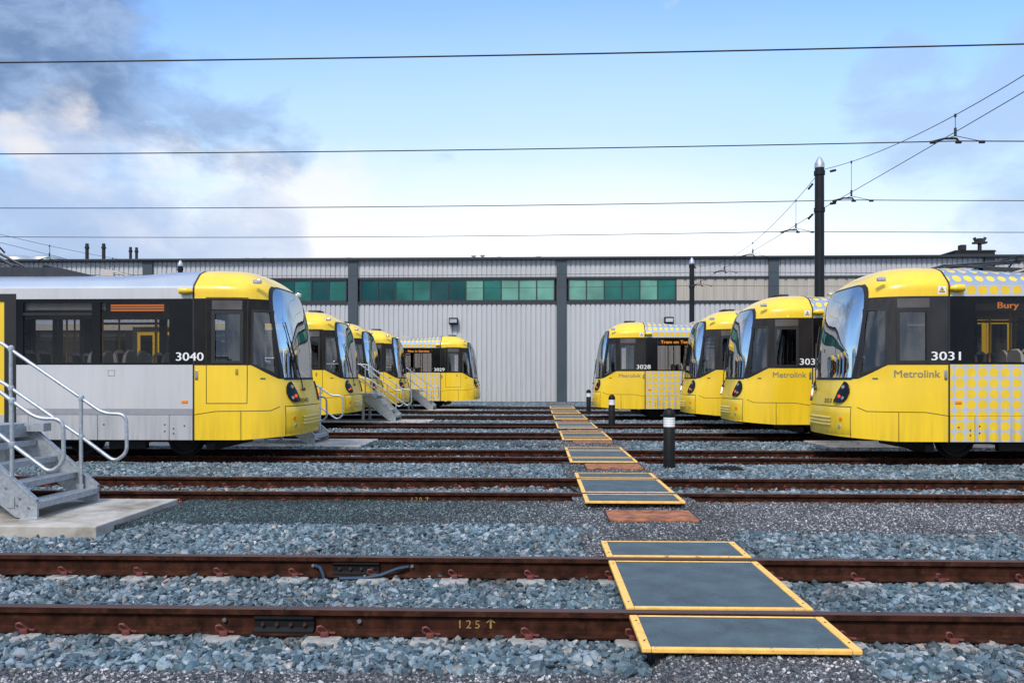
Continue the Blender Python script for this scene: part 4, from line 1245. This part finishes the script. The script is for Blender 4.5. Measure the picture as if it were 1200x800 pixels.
# algae-darkened patch of the fine gravel beside the stair slab
def damp(m, inst):
    nt = m.node_tree; b = nt.nodes['Principled BSDF']; lk = b.inputs['Base Color'].links[0]; src = lk.from_socket
    if inst: pos = nt.nodes.new('ShaderNodeObjectInfo').outputs['Location']
    else: pos = nt.nodes.new('ShaderNodeNewGeometry').outputs['Position']
    sp = nt.nodes.new('ShaderNodeSeparateXYZ'); nt.links.new(pos, sp.inputs[0])
    nz = nt.nodes.new('ShaderNodeTexNoise'); nz.inputs['Scale'].default_value = .9; nt.links.new(pos, nz.inputs['Vector'])
    ad = N(nt, 'ShaderNodeMath', operation='MULTIPLY_ADD'); nt.links.new(nz.outputs['Fac'], ad.inputs[0]); ad.inputs[1].default_value = 3.0; nt.links.new(sp.outputs[0], ad.inputs[2])
    mr = N(nt, 'ShaderNodeMapRange', interpolation_type='SMOOTHSTEP'); mr.inputs['From Min'].default_value = -1.2; mr.inputs['From Max'].default_value = 3.6
    mr.inputs['To Min'].default_value = 1; mr.inputs['To Max'].default_value = 0
    nt.links.new(ad.outputs[0], mr.inputs['Value'])
    g = N(nt, 'ShaderNodeMath', operation='GREATER_THAN'); nt.links.new(sp.outputs[1], g.inputs[0]); g.inputs[1].default_value = 7.5
    ml = N(nt, 'ShaderNodeMath', operation='MULTIPLY'); nt.links.new(mr.outputs[0], ml.inputs[0]); nt.links.new(g.outputs[0], ml.inputs[1])
    mx = N(nt, 'ShaderNodeMix', data_type='RGBA', blend_type='MULTIPLY'); nt.links.new(ml.outputs[0], mx.inputs['Factor']); nt.links.new(src, mx.inputs[6]); mx.inputs[7].default_value = (0.25, 0.42, 0.43, 1)
    nt.links.new(mx.outputs[2], b.inputs['Base Color'])
damp(PM, True); damp(FG, False)
def rocks(name, mt, n, flat):
    c = bpy.data.collections.new(name)
    for k in range(n):
        rnd = random.Random(100+k*7); bm = bmesh.new()
        for i in range(13):
            v = Vector((rnd.gauss(0, 1), rnd.gauss(0, 1), rnd.gauss(0, 1))).normalized()*rnd.uniform(.75, 1.05)
            bm.verts.new((v.x*rnd.uniform(.95, 1.25), v.y*.9, v.z*flat))
        r = bmesh.ops.convex_hull(bm, input=bm.verts[:])
        bmesh.ops.delete(bm, geom=[v for v in bm.verts if not v.link_faces], context='VERTS')
        bmesh.ops.bevel(bm, geom=bm.edges[:], offset=.05, segments=1, affect='EDGES')
        me = bpy.data.meshes.new(name); bm.to_mesh(me); bm.free(); me.materials.append(mt)
        c.objects.link(bpy.data.objects.new('stone', me))
    return c
RK = rocks('stone_library', SM, 9, .72); PK = rocks('pebble_library', PM, 6, .75)
def scatter(o, coll, density, s0, s1, seed, extra=()):
    """stones strewn over a sheet, in one or more size layers"""
    ng = bpy.data.node_groups.new('stone_scatter', 'GeometryNodeTree')
    ng.interface.new_socket('Geometry', in_out='INPUT', socket_type='NodeSocketGeometry'); ng.interface.new_socket('Geometry', in_out='OUTPUT', socket_type='NodeSocketGeometry')
    A = lambda t: ng.nodes.new(t); L = ng.links.new
    gi, go = A('NodeGroupInput'), A('NodeGroupOutput'); j = A('GeometryNodeJoinGeometry')
    ci = A('GeometryNodeCollectionInfo'); ci.inputs['Collection'].default_value = coll; ci.inputs['Separate Children'].default_value = True; ci.inputs['Reset Children'].default_value = True
    for k, (dn, a, b) in enumerate([(density, s0, s1)]+list(extra)):
        dp = A('GeometryNodeDistributePointsOnFaces'); dp.inputs['Density'].default_value = dn; dp.inputs['Seed'].default_value = seed+40*k
        ip = A('GeometryNodeInstanceOnPoints'); ip.inputs['Pick Instance'].default_value = True
        rv = A('FunctionNodeRandomValue'); rv.data_type = 'FLOAT_VECTOR'; rv.inputs[0].default_value = (-.9, -.9, 0); rv.inputs[1].default_value = (.9, .9, 6.283); rv.inputs['Seed'].default_value = seed+k
        rs = A('FunctionNodeRandomValue'); rs.data_type = 'FLOAT'; rs.inputs[2].default_value = a; rs.inputs[3].default_value = b; rs.inputs['Seed'].default_value = seed+5+k
        L(gi.outputs[0], dp.inputs['Mesh']); L(dp.outputs['Points'], ip.inputs['Points']); L(ci.outputs[0], ip.inputs['Instance'])
        L(rv.outputs['Value'], ip.inputs['Rotation']); L(rs.outputs[1], ip.inputs['Scale']); L(ip.outputs[0], j.inputs[0])
    L(gi.outputs[0], j.inputs[0]); L(j.outputs[0], go.inputs[0])
    md = o.modifiers.new('stones', 'NODES'); md.node_group = ng
def sheet(name, rects, z, mt, amp, res=.25, prof=None):
    mb = MB()
    for (x0, x1, y0, y1) in rects:
        nx, ny = max(1, int((x1-x0)/res)), max(1, int((y1-y0)/res)); vs = []
        for j in range(ny+1):
            for i in range(nx+1):
                x, y = x0+(x1-x0)*i/nx, y0+(y1-y0)*j/ny
                vs.append((x, y, (prof(x, y) if prof else z)+amp*mnoise.noise(Vector((x*1.1, y*1.7, 3)))+amp*.5*mnoise.noise(Vector((x*3.1, y*3.7, 9)))))
        mb.add(vs, [(j*(nx+1)+i, j*(nx+1)+i+1, (j+1)*(nx+1)+i+1, (j+1)*(nx+1)+i) for j in range(ny) for i in range(nx)])
    return link_mesh(name, mb.mesh(name, mt, 'all'))
g = MB().add([(-400, -60, -.24), (400, -60, -.24), (400, 700, -.24), (-400, 700, -.24)], [(0, 1, 2, 3)]).build('ground', M_['concrete'] if False else GM); tag(g, kind='structure')
def stuff(o): tag(o, kind='stuff'); return o
WX0, WX1 = .42, 1.90
def ease(a, b, t): t = min(1, max(0, t)); return a+(b-a)*t*t*(3-2*t)
def prof_near(x, y):
    if y < 5.0: return ease(-.105, -.178, (y-4.45)/.40)       # shoulder in front of the near rail
    if y < 6.8: return -.185
    return ease(-.178, -.128 if x > -4.3 else -.165, (y-7.7)/.8)
def prof_mid(x, y):
    for t in TRACK:
        q = abs(y-t)
        if q < .66: return -.170
        if q < .86: return -.155
        if q < 1.3 and t > 6 and y > 12: return -.15+.065*(q-.86)/.44
    if y > 12.5: return -.085
    return -.15
# coarse ballast of the nearest track
o = stuff(sheet('ballast', [(-8, WX0+.18, 4.30, 8.72), (WX1-.12, 9, 4.30, 8.40), (WX0+.1, WX1, 5.2, 7.15)], 0, GM, .016, .10, prof_near)); scatter(o, RK, 420, .022, .046, 1, ((90, .042, .062), (500, .010, .022)))
# second and third track
o = stuff(sheet('ballast', [(-15, WX0+.1, 10.36, 17.6), (WX1-.1, 17, 10.30, 17.7), (WX0, WX1, 10.4, 12.0), (WX0, WX1, 15, 16.6)], 0, GM, .022, .18, prof_mid)); scatter(o, RK, 330, .024, .050, 2, ((80, .045, .066),))
# the rest of the yard
o = stuff(sheet('ballast', [(-30, WX0+.05, 17.6, 50.5), (WX1-.05, 32, 17.7, 50.5)], 0, GM, .022, .3, prof_mid)); scatter(o, RK, 130, .035, .075, 3)
# fine gravel
def prof_front(x, y):
    d = min(1, max(0, (4.46-y)/.16)); 
    if WX0+.2 < x < WX1-.1: return -.150+.095*min(1, max(0, (5.0-y)/.5))-.05*min(1, max(0, (4.25-y)/.5))
    return -.155+.05*d
o = stuff(sheet('fine_gravel', [(-8, WX0+.2, 3.0, 4.46), (WX0+.2, WX1-.1, 3.0, 5.0), (WX1-.1, 9, 3.0, 4.46)], 0, FG, .008, .08, prof_front)); scatter(o, PK, 3600, .007, .017, 4, ((26, .022, .038),))
def prof_fine(x, y):
    a = -.112
    for e in ((8.60-y) if (x < WX0 and x > -4.5) else -1, (8.28-y) if x > WX1 else -1): a -= .10*min(1, max(0, (e+.14)/.28))
    if WX0 <= x <= WX1+.05 and y > 9.6: a = ease(a, -.055, (y-9.6)/.3)
    return a+.03*mnoise.noise(Vector((x*2.3, y*2.3, 1)))*(1 if y < 8.9 else .2)
o = stuff(sheet('fine_gravel', [(-4.5, WX0, 8.45, 10.42), (WX0, WX1, 7.2, 10.45), (WX1, 10, 8.15, 10.40)], 0, FG, .006, .10, prof_fine)); scatter(o, PK, 2000, .009, .019, 5, ((14, .022, .034),))
o = stuff(sheet('fine_gravel', [(WX0, WX1, 11.9, 15.1), (WX0, WX1, 16.5, 50.5), (-4, WX0, 18.0, 19.7)], 0, FG, .006, .2, lambda x, y: -.055 if all(abs(y-t) > .9 for t in TRACK) else -.16)); scatter(o, PK, 700, .010, .020, 6)

# ------------------------------------------------------------------ depot building
BY = 51.0
dep = empty('depot_building', (0, BY, 0)); tag(dep, 'long grey clad tram depot with slate columns and a green window strip', 'depot building')
COLX = [1.43+13.17*k for k in range(-4, 5)]
X0B, X1B = COLX[0], COLX[-1]
def ribbed(x0, x1, z0, z1, y, pitch=.31, depth=.06):
    mb = MB(); xs = []
    n = int(round((x1-x0)/pitch)); p = (x1-x0)/n
    for i in range(n):
        a = x0+i*p; xs += [(a, 0), (a+p*.70, 0), (a+p*.76, 1), (a+p*.94, 1)]
    xs.append((x1, 0)); vs = []
    for x, k in xs: vs += [(x, y+k*depth, z0), (x, y+k*depth, z1)]
    mb.add(vs, [(2*i, 2*i+2, 2*i+3, 2*i+1) for i in range(len(xs)-1)])
    return mb
MBs = {'wall_cladding': (M_['clad'], -.05, 6.10), 'fascia_cladding': (M_['cladfas'] if 'cladfas' in M_ else M_['clad'], 7.78, 8.84)}
for nm, (mt, z0, z1) in MBs.items():
    link_mesh(nm, ribbed(X0B, X1B, z0, z1, 0).mesh(nm, mt, recalc=False), dep)
bb = MB()
bb.box(COLX[5]-4.0-2.0, X1B, .10, .14, 6.1, 7.8)
link_mesh('infill_cladding', ribbed(8.62, X1B, 6.28, 7.66, .02, .62, .05).mesh('infill_cladding', M_['cladbeige'], recalc=False), dep)
mb = MB(); mb.box(X0B, X1B, .16, 30, -.2, 8.84); mb.build('inner_wall', M_['soot'], dep)
mb = MB(); mb.box(X0B-.5, X1B+.5, -.35, .1, 8.86, 9.0, .02); mb.build('gutter', M_['frame'], dep)
mb = MB(); mb.extrude([(-.2, 9.0), (15, 9.6), (30.3, 9.0), (30.3, 8.85), (-.2, 8.85)], 'x', X0B-.4, X1B+.4); mb.build('roof', M_['roofing'], dep)
mb = MB()
for (z0, z1) in ((6.10, 6.27), (7.66, 7.78)):
    mb.box(X0B, X1B, -.06, .1, z0, z1)
mb.box(X0B, X1B, -.04, .1, -.16, -.05)
mb.build('flashing', M_['frame'], dep)
for x in COLX:
    MB().box(x-.31, x+.31, -.16, .12, -.2, 8.855, .01).build('column', M_['slate'], dep)
WZ0, WZ1 = 6.27, 7.66
def window_strip(x0, x1, n, pat):
    f = MB(); fr = .07
    f.box(x0, x1, -.03, .09, WZ0, WZ0+fr); f.box(x0, x1, -.03, .09, WZ1-fr, WZ1)
    w = (x1-x0)/n
    for i in range(n+1):
        x = x0+i*w; f.box(x-.035, x+.035, -.028, .09, WZ0+fr, WZ1-fr)
    fo = f.build('window_strip', M_['frame'], dep)
    for i in range(n):
        rnd = random.random()
        a = x0+i*w+.035; b = x0+(i+1)*w-.035
        ty, tx = random.uniform(-.012, .012), random.uniform(-.010, .010)
        vs = []
        for (x, z) in ((a, WZ0+fr), (b, WZ0+fr), (b, WZ1-fr), (a, WZ1-fr)):
            vs.append((x, .02+tx*(1 if x == a else -1)+ty*(1 if z > 7 else -1), z))
        t = (x0+i*w+30)/45
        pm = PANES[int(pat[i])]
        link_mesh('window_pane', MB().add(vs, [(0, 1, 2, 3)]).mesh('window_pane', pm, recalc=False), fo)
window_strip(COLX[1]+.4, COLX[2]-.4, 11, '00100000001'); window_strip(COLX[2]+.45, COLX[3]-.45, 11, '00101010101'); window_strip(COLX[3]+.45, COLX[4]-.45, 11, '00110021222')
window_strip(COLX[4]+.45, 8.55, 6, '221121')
# vents and flues on the roof edge
def bx_at(px, Y):
    u = (px-600)/F; return Y*(u-T)/(1+u*T)
for px, top, r in ((102, 285.5, .11), (121.5, 285.5, .11), (153, 289.5, .09), (160, 290, .09)):
    x = bx_at(px, 53); zc = 53-x*T; zt = H+(HZ-top)*zc/F
    MB().lathe([(r, 8.9), (r, zt-.35), (r*1.35, zt-.33), (r*1.35, zt-.22), (r, zt-.2), (r, zt-.06), (r*.9, zt), (.01, zt)], (x, 2, 0), 12).build('flue_pipe', M_['soot'], dep, True)
for px, h in ((555, .30), (565.5, .32), (585, .2), (631, .22), (409, .2), (270, .15), (290, .2), (310, .2)):
    x = bx_at(px, 52); MB().lathe([(.08, 8.95), (.08, 9.0+h-.08), (.16, 9.0+h-.07), (.16, 9.0+h), (.01, 9.02+h)], (x, 1, 0), 10).build('roof_vent', M_['galv'], dep, True)
for px, w in ((18, 1.3), (51, 1.3)):
    x = bx_at(px, 53); MB().lathe([(w, 8.95), (w, 9.16), (w*.9, 9.42), (w*.6, 9.6), (w*.2, 9.66), (.01, 9.67)], (x, 2.5, 0), 20).build('roof_dome', M_['galv'], dep, True)
x = bx_at(53, 53); MB().tube([(x, 2.5, 9.6), (x, 2.5, 10.4)], .03, 6).build('mast', M_['galv'], dep)
x0, x1 = bx_at(1115, 54), bx_at(1161, 54)
b = MB(); b.box(x0, x1, 2.5, 5, 8.9, 9.72); b.box(x0+.3, x0+.65, 2.4, 2.8, 9.72, 10.05); b.box(x0-.05, x1+.05, 2.45, 5.05, 9.60, 9.68)
cx = bx_at(1148, 54)
pl = b.build('plant_box', M_['soot'], dep)
b = MB(); b.tube([(cx, 3, 9.7), (cx, 3, 10.25)], .12, 10); b.box(cx-.4, cx+.4, 2.8, 3.2, 10.2, 10.32)
for k in (-1, 1): b.tube([(cx+k*.2, 3, 10.3), (cx+k*.36, 3, 10.6)], .10, 8)
b.box(cx-.15, cx+.15, 2.9, 3.1, 10.32, 10.55)
b.build('roof_lamp_head', M_['soot'], pl, True)
# wall floodlights
def flood(px, py, label):
    x = bx_at(px, BY); zc = BY-x*T; z = H+(HZ-py)*zc/F
    q = empty('floodlight', (x, BY-.02, z)); tag(q, label, 'floodlight', 'floodlights on the depot wall')
    b = MB(); b.extrude([(-.02, -.18), (-.40, -.22), (-.46, -.10), (-.42, .20), (-.05, .20)], 'x', -.27, .27); b.build('housing', M_['black'], q)
    b = MB(); b.extrude([(-.455, -.12), (-.425, .10), (-.44, .11), (-.47, -.11)], 'x', -.22, .22); b.build('lens', M_['lens'], q)
    b = MB(); b.box(-.06, .06, -.10, .03, -.10, .10); b.build('bracket', M_['galv'], q)
flood(532, 376.5, 'black floodlight on the depot wall above tram 3029')
flood(783, 375.5, 'black floodlight on the depot wall above tram 3028')

# ------------------------------------------------------------------ overhead line
def pole(x, y, top, label, r=.125):
    q = empty('overhead_line_pole', (x, y, -.2)); tag(q, label, 'overhead line pole', 'overhead line poles')
    MB().lathe([(r*1.15, 0), (r*1.1, 2), (r, top-.1)], n=20).build('shaft', M_['polepaint'], q, True)
    MB().lathe([(r*1.08, top-.14), (r*1.08, top-.02), (r*1.0, top), (r*.5, top+.13), (.004, top+.21)], n=20).build('cone_cap', M_['galv'], q, True)
    MB().lathe([(r*1.2, 7.42-.06), (r*1.2, 7.42+.06)], n=20).build('clamp', M_['polepaint'], q)
    MB().lathe([(r*1.2, 6.38-.06), (r*1.2, 6.38+.06)], n=20).build('clamp', M_['polepaint'], q)
pole(7.9, 23.1, 7.7, 'tall dark pole with silver cone cap behind tram 3031')
pole(7.95, 42.4, 7.7, 'thin dark pole with cone cap against the depot wall behind tram 3028')
pole(-19.0, 42.4, 7.7, 'dark pole with cone cap poking above the roof of tram 3040')
WL = [None, 'topmost overhead contact wire, crossing high over the sky', 'overhead contact wire above tram 3040 and tram 3031, second from the top of the picture',
      'overhead contact wire, third from the top of the sky', 'overhead contact wire, lowest in open sky above the depot roof',
      'overhead contact wire running along the depot roof edge', 'overhead contact wire in front of the fascia cladding of the depot', 'overhead contact wire in front of the depot window strip']
for i in range(1, 8):
    pts = []
    for k in range(61):
        x = -34+72*k/60; ph = ((x-8)/27.0) % 1.0; sag = .09*(4*ph*(1-ph))
        pts.append((x, TRACK[i], 5.95-sag+.03))
    o = MB().tube(pts, .0105, 6).build('contact_wire', M_['wire'], None, True)
    tag(o, WL[i], 'overhead wire', 'contact wires over the tracks')
def span(x, ya, yb, za, zb, sag, n=24):
    return [(x, ya+(yb-ya)*k/n, za+(zb-za)*k/n-sag*4*(k/n)*(1-k/n)) for k in range(n+1)]
def headspan(x, ya, yb, tl, lab):
    q = empty('head_span', (0, 0, 0)); tag(q, lab, 'span wire', 'span wires holding up the contact wires')
    up = span(x, ya, yb, 7.28, 7.28, .86); MB().tube(up, .0075, 6).build('upper_wire', M_['wire'], q)
    MB().tube(span(x, ya, yb, 6.2, 6.2, .05), .0075, 6).build('lower_wire', M_['wire'], q)
    for end, s in ((ya, 1), (yb, -1)):
        for (z, d, dz) in ((7.2, .6, -.12), (6.2, .6, 0)):
            b = MB(); y = end+s*d; zz = z+dz
            for k in range(5): b.tube([(x, y+s*.07*k, zz-.012*k), (x, y+s*(.07*k+.035), zz-.012*k-.006)], .035 if k % 2 == 0 else .022, 8)
            b.build('insulator', M_['black'], q)
    for i in tl:
        y = TRACK[i]; k = (y-ya)/(yb-ya); zu = 7.28-.86*4*k*(1-k); zl = 6.18
        b = MB(); b.tube([(x, y, zu), (x, y, zl)], .006, 5); b.tube([(x, y, zu-.04), (x, y, zu+.02)], .022, 8); b.tube([(x, y, zl-.10), (x, y, zl+.05)], .025, 8)
        b.tube([(x, y, zl-.1), (x+.50, y, 5.97)], .007, 5); b.tube([(x, y, zl-.1), (x-.35, y, 5.97)], .007, 5)
        b.tube([(x-.42, y, 5.975), (x-.2, y, 6.03), (x+.02, y, 6.03), (x+.06, y, 5.975)], .022, 6)
        for dx in (-.42, .06, .50): b.tube([(x+dx-.05, y, 5.96), (x+dx+.05, y, 5.96)], .03, 6)
        b.build('registration_arm', M_['wire'], q, True)
headspan(7.95, 3.6, 22.95, (2, 3), 'span wires from the tall pole up to the top right corner')
headspan(7.95, 23.25, 42.25, (4, 5, 6, 7), 'span wires between the tall pole and the thin pole by the depot')
headspan(-18.7, 8, 42.3, (5, 6, 7), 'span wires ending at the pole above tram 3040')

# ------------------------------------------------------------------ sky and light
W = bpy.data.worlds.new('World'); SC.world = W; W.use_nodes = True
nt = W.node_tree; L = nt.links.new
bg = nt.nodes['Background']
SUN_EL, SUN_AZ = 47, 196        # azimuth measured clockwise from +Y
sky = N(nt, 'ShaderNodeTexSky', sky_type='NISHITA'); sky.sun_disc = False
sky.sun_elevation = R(SUN_EL); sky.sun_rotation = R(SUN_AZ); sky.air_density = 1.0; sky.dust_density = 0.6; sky.ozone_density = 2.0; sky.altitude = 0
STR = 0.12
EXK = 2.0        # the picture is exposed one stop up
tc = N(nt, 'ShaderNodeTexCoord'); vec = tc.outputs['Generated']
sp = N(nt, 'ShaderNodeSeparateXYZ'); L(vec, sp.inputs[0])
def M(op, a, b_=None, c_=None, clamp=False):
    n = N(nt, 'ShaderNodeMath', operation=op); n.use_clamp = clamp
    for i, q in enumerate((a, b_, c_)):
        if q is None: continue
        if isinstance(q, (int, float)): n.inputs[i].default_value = q
        else: L(q, n.inputs[i])
    return n.outputs[0]
def smooth(x, a, b_):
    n = N(nt, 'ShaderNodeMapRange', interpolation_type='SMOOTHSTEP')
    n.inputs['From Min'].default_value = a; n.inputs['From Max'].default_value = b_; L(x, n.inputs['Value']); return n.outputs[0]
def mixc(f, a, b_):
    n = N(nt, 'ShaderNodeMix', data_type='RGBA')
    if isinstance(f, (int, float)): n.inputs['Factor'].default_value = f
    else: L(f, n.inputs['Factor'])
    for i, q in ((6, a), (7, b_)):
        if isinstance(q, tuple): n.inputs[i].default_value = tuple(v/STR/EXK for v in q)+(1,)
        else: L(q, n.inputs[i])
    return n.outputs[2]
def noise(scale, detail, zs, off=(0, 0, 0), rough=.55):
    mp = N(nt, 'ShaderNodeMapping'); mp.inputs['Scale'].default_value = (1, 1, zs); mp.inputs['Location'].default_value = off; L(vec, mp.inputs[0])
    n = N(nt, 'ShaderNodeTexNoise'); n.inputs['Scale'].default_value = scale; n.inputs['Detail'].default_value = detail; n.inputs['Roughness'].default_value = rough
    L(mp.outputs[0], n.inputs['Vector']); return n.outputs['Fac']
def blob(px, py, r_in, r_out):
    d = direction(px, py)
    n = N(nt, 'ShaderNodeVectorMath', operation='DOT_PRODUCT'); L(vec, n.inputs[0]); n.inputs[1].default_value = d
    return smooth(n.outputs['Value'], math.cos(r_out/F), math.cos(r_in/F))
def maxall(l):
    r = l[0]
    for q in l[1:]: r = M('MAXIMUM', r, q)
    return r
z = sp.outputs[2]
blue = N(nt, 'ShaderNodeMix', data_type='RGBA', blend_type='MULTIPLY'); blue.inputs['Factor'].default_value = 1.0
L(sky.outputs[0], blue.inputs[6]); blue.inputs[7].default_value = (0.82, 1.03, 1.24, 1)
def ht(px, py): return direction(px, py).z
# thin bright veil that whitens the sky towards the horizon, strongest straight ahead
xx = M('MULTIPLY', M('MULTIPLY', sp.outputs[0], sp.outputs[0]), .36)
vz = M('ADD', M('ADD', z, xx), M('MULTIPLY', M('SUBTRACT', noise(2.2, 4, 3.0), .5), .05))
c0 = mixc(M('SUBTRACT', 1.0, smooth(vz, .20, .50)), blue.outputs[2], (0.66, 0.85, 1.04))
c1 = mixc(M('SUBTRACT', 1.0, smooth(vz, .10, .31)), c0, (1.28, 1.32, 1.37))
# warped coordinates give the clouds torn, layered edges
wn = N(nt, 'ShaderNodeTexNoise'); wn.inputs['Scale'].default_value = 4.0; wn.inputs['Detail'].default_value = 3; L(vec, wn.inputs['Vector'])
wo = N(nt, 'ShaderNodeVectorMath', operation='MULTIPLY_ADD'); L(wn.outputs['Color'], wo.inputs[0]); wo.inputs[1].default_value = (.16, .16, .10); L(vec, wo.inputs[2])
vec0, vec = vec, wo.outputs[0]
n1 = noise(6.0, 9, 1.6, (3, 1, 0), .56); n2 = noise(4.6, 10, 1.9, (7, 2, 5), .60); n4 = noise(12.0, 9, 1.7, (2, 5, 1), .60)
n5 = noise(3.4, 9, 2.4, (9, 4, 2), .58)
wv = N(nt, 'ShaderNodeVectorMath', operation='ADD'); L(vec, wv.inputs[0]); wv.inputs[1].default_value = (-.08, -.08, -.05)
nv = N(nt, 'ShaderNodeVectorMath', operation='NORMALIZE'); L(wv.outputs[0], nv.inputs[0])
vec = nv.outputs[0]      # blobs are measured on the warped, recentred direction so their outlines are torn too
nb = M('ADD', M('MULTIPLY', n2, .62), M('MULTIPLY', n4, .38))
def cloud(blobs, noise_, amp, lo, hi):
    return smooth(M('ADD', M('MULTIPLY', M('SUBTRACT', noise_, .5), amp), maxall(blobs)), lo, hi)
# broad soft blue-grey mass filling the left edge down to the roofline
gm = M('MULTIPLY', cloud([blob(-140, 100, 60, 330), blob(-60, 230, 60, 300), blob(90, 300, 20, 230)], nb, 2.6, .34, 1.10), .82)
c2 = mixc(gm, c1, mixc(smooth(n4, .35, .65), (0.25, 0.39, 0.66), (0.43, 0.58, 0.86)))
# bright cumulus heads
wm = M('MULTIPLY', cloud([blob(110, 220, 10, 100), blob(190, 240, 10, 120), blob(300, 255, 10, 130), blob(400, 268, 5, 150)], n1, 2.8, .50, 1.20), .80)
c3 = mixc(wm, c2, (0.97, 0.96, 0.98))
# darker torn cloud: upper left corner and a long bank beside it
dm = M('MULTIPLY', cloud([blob(-30, 0, 60, 230), blob(150, 85, 10, 130), blob(205, 110, 10, 120), blob(270, 138, 10, 110), blob(330, 152, 5, 85)], nb, 3.3, .46, 1.12), .78)
c4 = mixc(dm, c3, mixc(smooth(n4, .36, .64), (0.14, 0.23, 0.41), (0.33, 0.47, 0.73)))
dm2 = M('MULTIPLY', cloud([blob(285, 275, 5, 110), blob(120, 280, 10, 150), blob(50, 235, 10, 120)], nb, 2.8, .46, 1.1), .66)
c4 = mixc(dm2, c4, (0.46, 0.59, 0.84))
wm2 = M('MULTIPLY', cloud([blob(68, 140, 6, 62), blob(35, 168, 4, 45)], n1, 3.0, .56, 1.15), .80)
c4 = mixc(wm2, c4, (0.90, 0.87, 0.88))
# thin torn grey veils at the right and a few faint shreds
rm = M('MULTIPLY', cloud([blob(1230, 150, 10, 170), blob(1110, 172, 5, 100), blob(1060, 100, 3, 95), blob(1230, 260, 10, 150)], nb, 2.6, .50, 1.0), .60)
c4 = mixc(rm, c4, (0.40, 0.53, 0.76))
vec = vec0
fm_ = M('MULTIPLY', M('MULTIPLY', smooth(n5, .56, .74), smooth(z, .16, .26)), .28)
c4 = mixc(fm_, c4, (0.55, 0.66, 0.86))
# bright cloud layer added to the unseen sky behind and above, as fill light
back = smooth(M('MULTIPLY', sp.outputs[1], -1.0), -.35, .45)
over = smooth(z, .50, .9)
fill_mask = M('MAXIMUM', back, M('MULTIPLY', over, .8))
n3 = noise(2.6, 7, 1.8, (4, 4, 1))
deck = mixc(smooth(n3, .38, .62), (0.30, 0.43, 0.66), (0.98, 1.08, 1.22))
zen = N(nt, 'ShaderNodeMix', data_type='RGBA', blend_type='MULTIPLY'); L(smooth(z, .5, .9), zen.inputs['Factor']); L(deck, zen.inputs[6]); zen.inputs[7].default_value = (1.45, 1.45, 1.5, 1)
c5 = mixc(fill_mask, c4, zen.outputs[2])
L(c5, bg.inputs['Color']); bg.inputs['Strength'].default_value = STR

sun = bpy.data.lights.new('sun', 'SUN'); sun.energy = 1.5; sun.angle = R(11); sun.color = (1.0, 0.95, 0.88)
so = bpy.data.objects.new('sun', sun); COL.objects.link(so)
az, el = R(SUN_AZ), R(SUN_EL)
dvec = Vector((math.sin(az)*math.cos(el), math.cos(az)*math.cos(el), math.sin(el)))
so.rotation_euler = dvec.to_track_quat('Z', 'Y').to_euler(); so.location = dvec*60

# ------------------------------------------------------------------ camera and render settings
cam = bpy.data.cameras.new('camera'); co = bpy.data.objects.new('camera', cam); COL.objects.link(co)
cam.sensor_fit = 'HORIZONTAL'; cam.sensor_width = 36; cam.lens = F/1200*36
cam.shift_y = (HZ-400)/1200; cam.clip_end = 3000; cam.clip_start = .1
co.location = (0, 0, H); co.rotation_euler = (R(90), 0, math.atan(T))
SC.camera = co
SC.view_settings.view_transform = 'Standard'; SC.view_settings.look = 'None'; SC.view_settings.exposure = 1.04; SC.view_settings.gamma = 1
SC.render.engine = 'CYCLES'
SC.cycles.use_denoising = True
SC.cycles.max_bounces = 8; SC.cycles.transparent_max_bounces = 12; SC.cycles.glossy_bounces = 4; SC.cycles.diffuse_bounces = 3
SC.cycles.caustics_reflective = False; SC.cycles.caustics_refractive = False
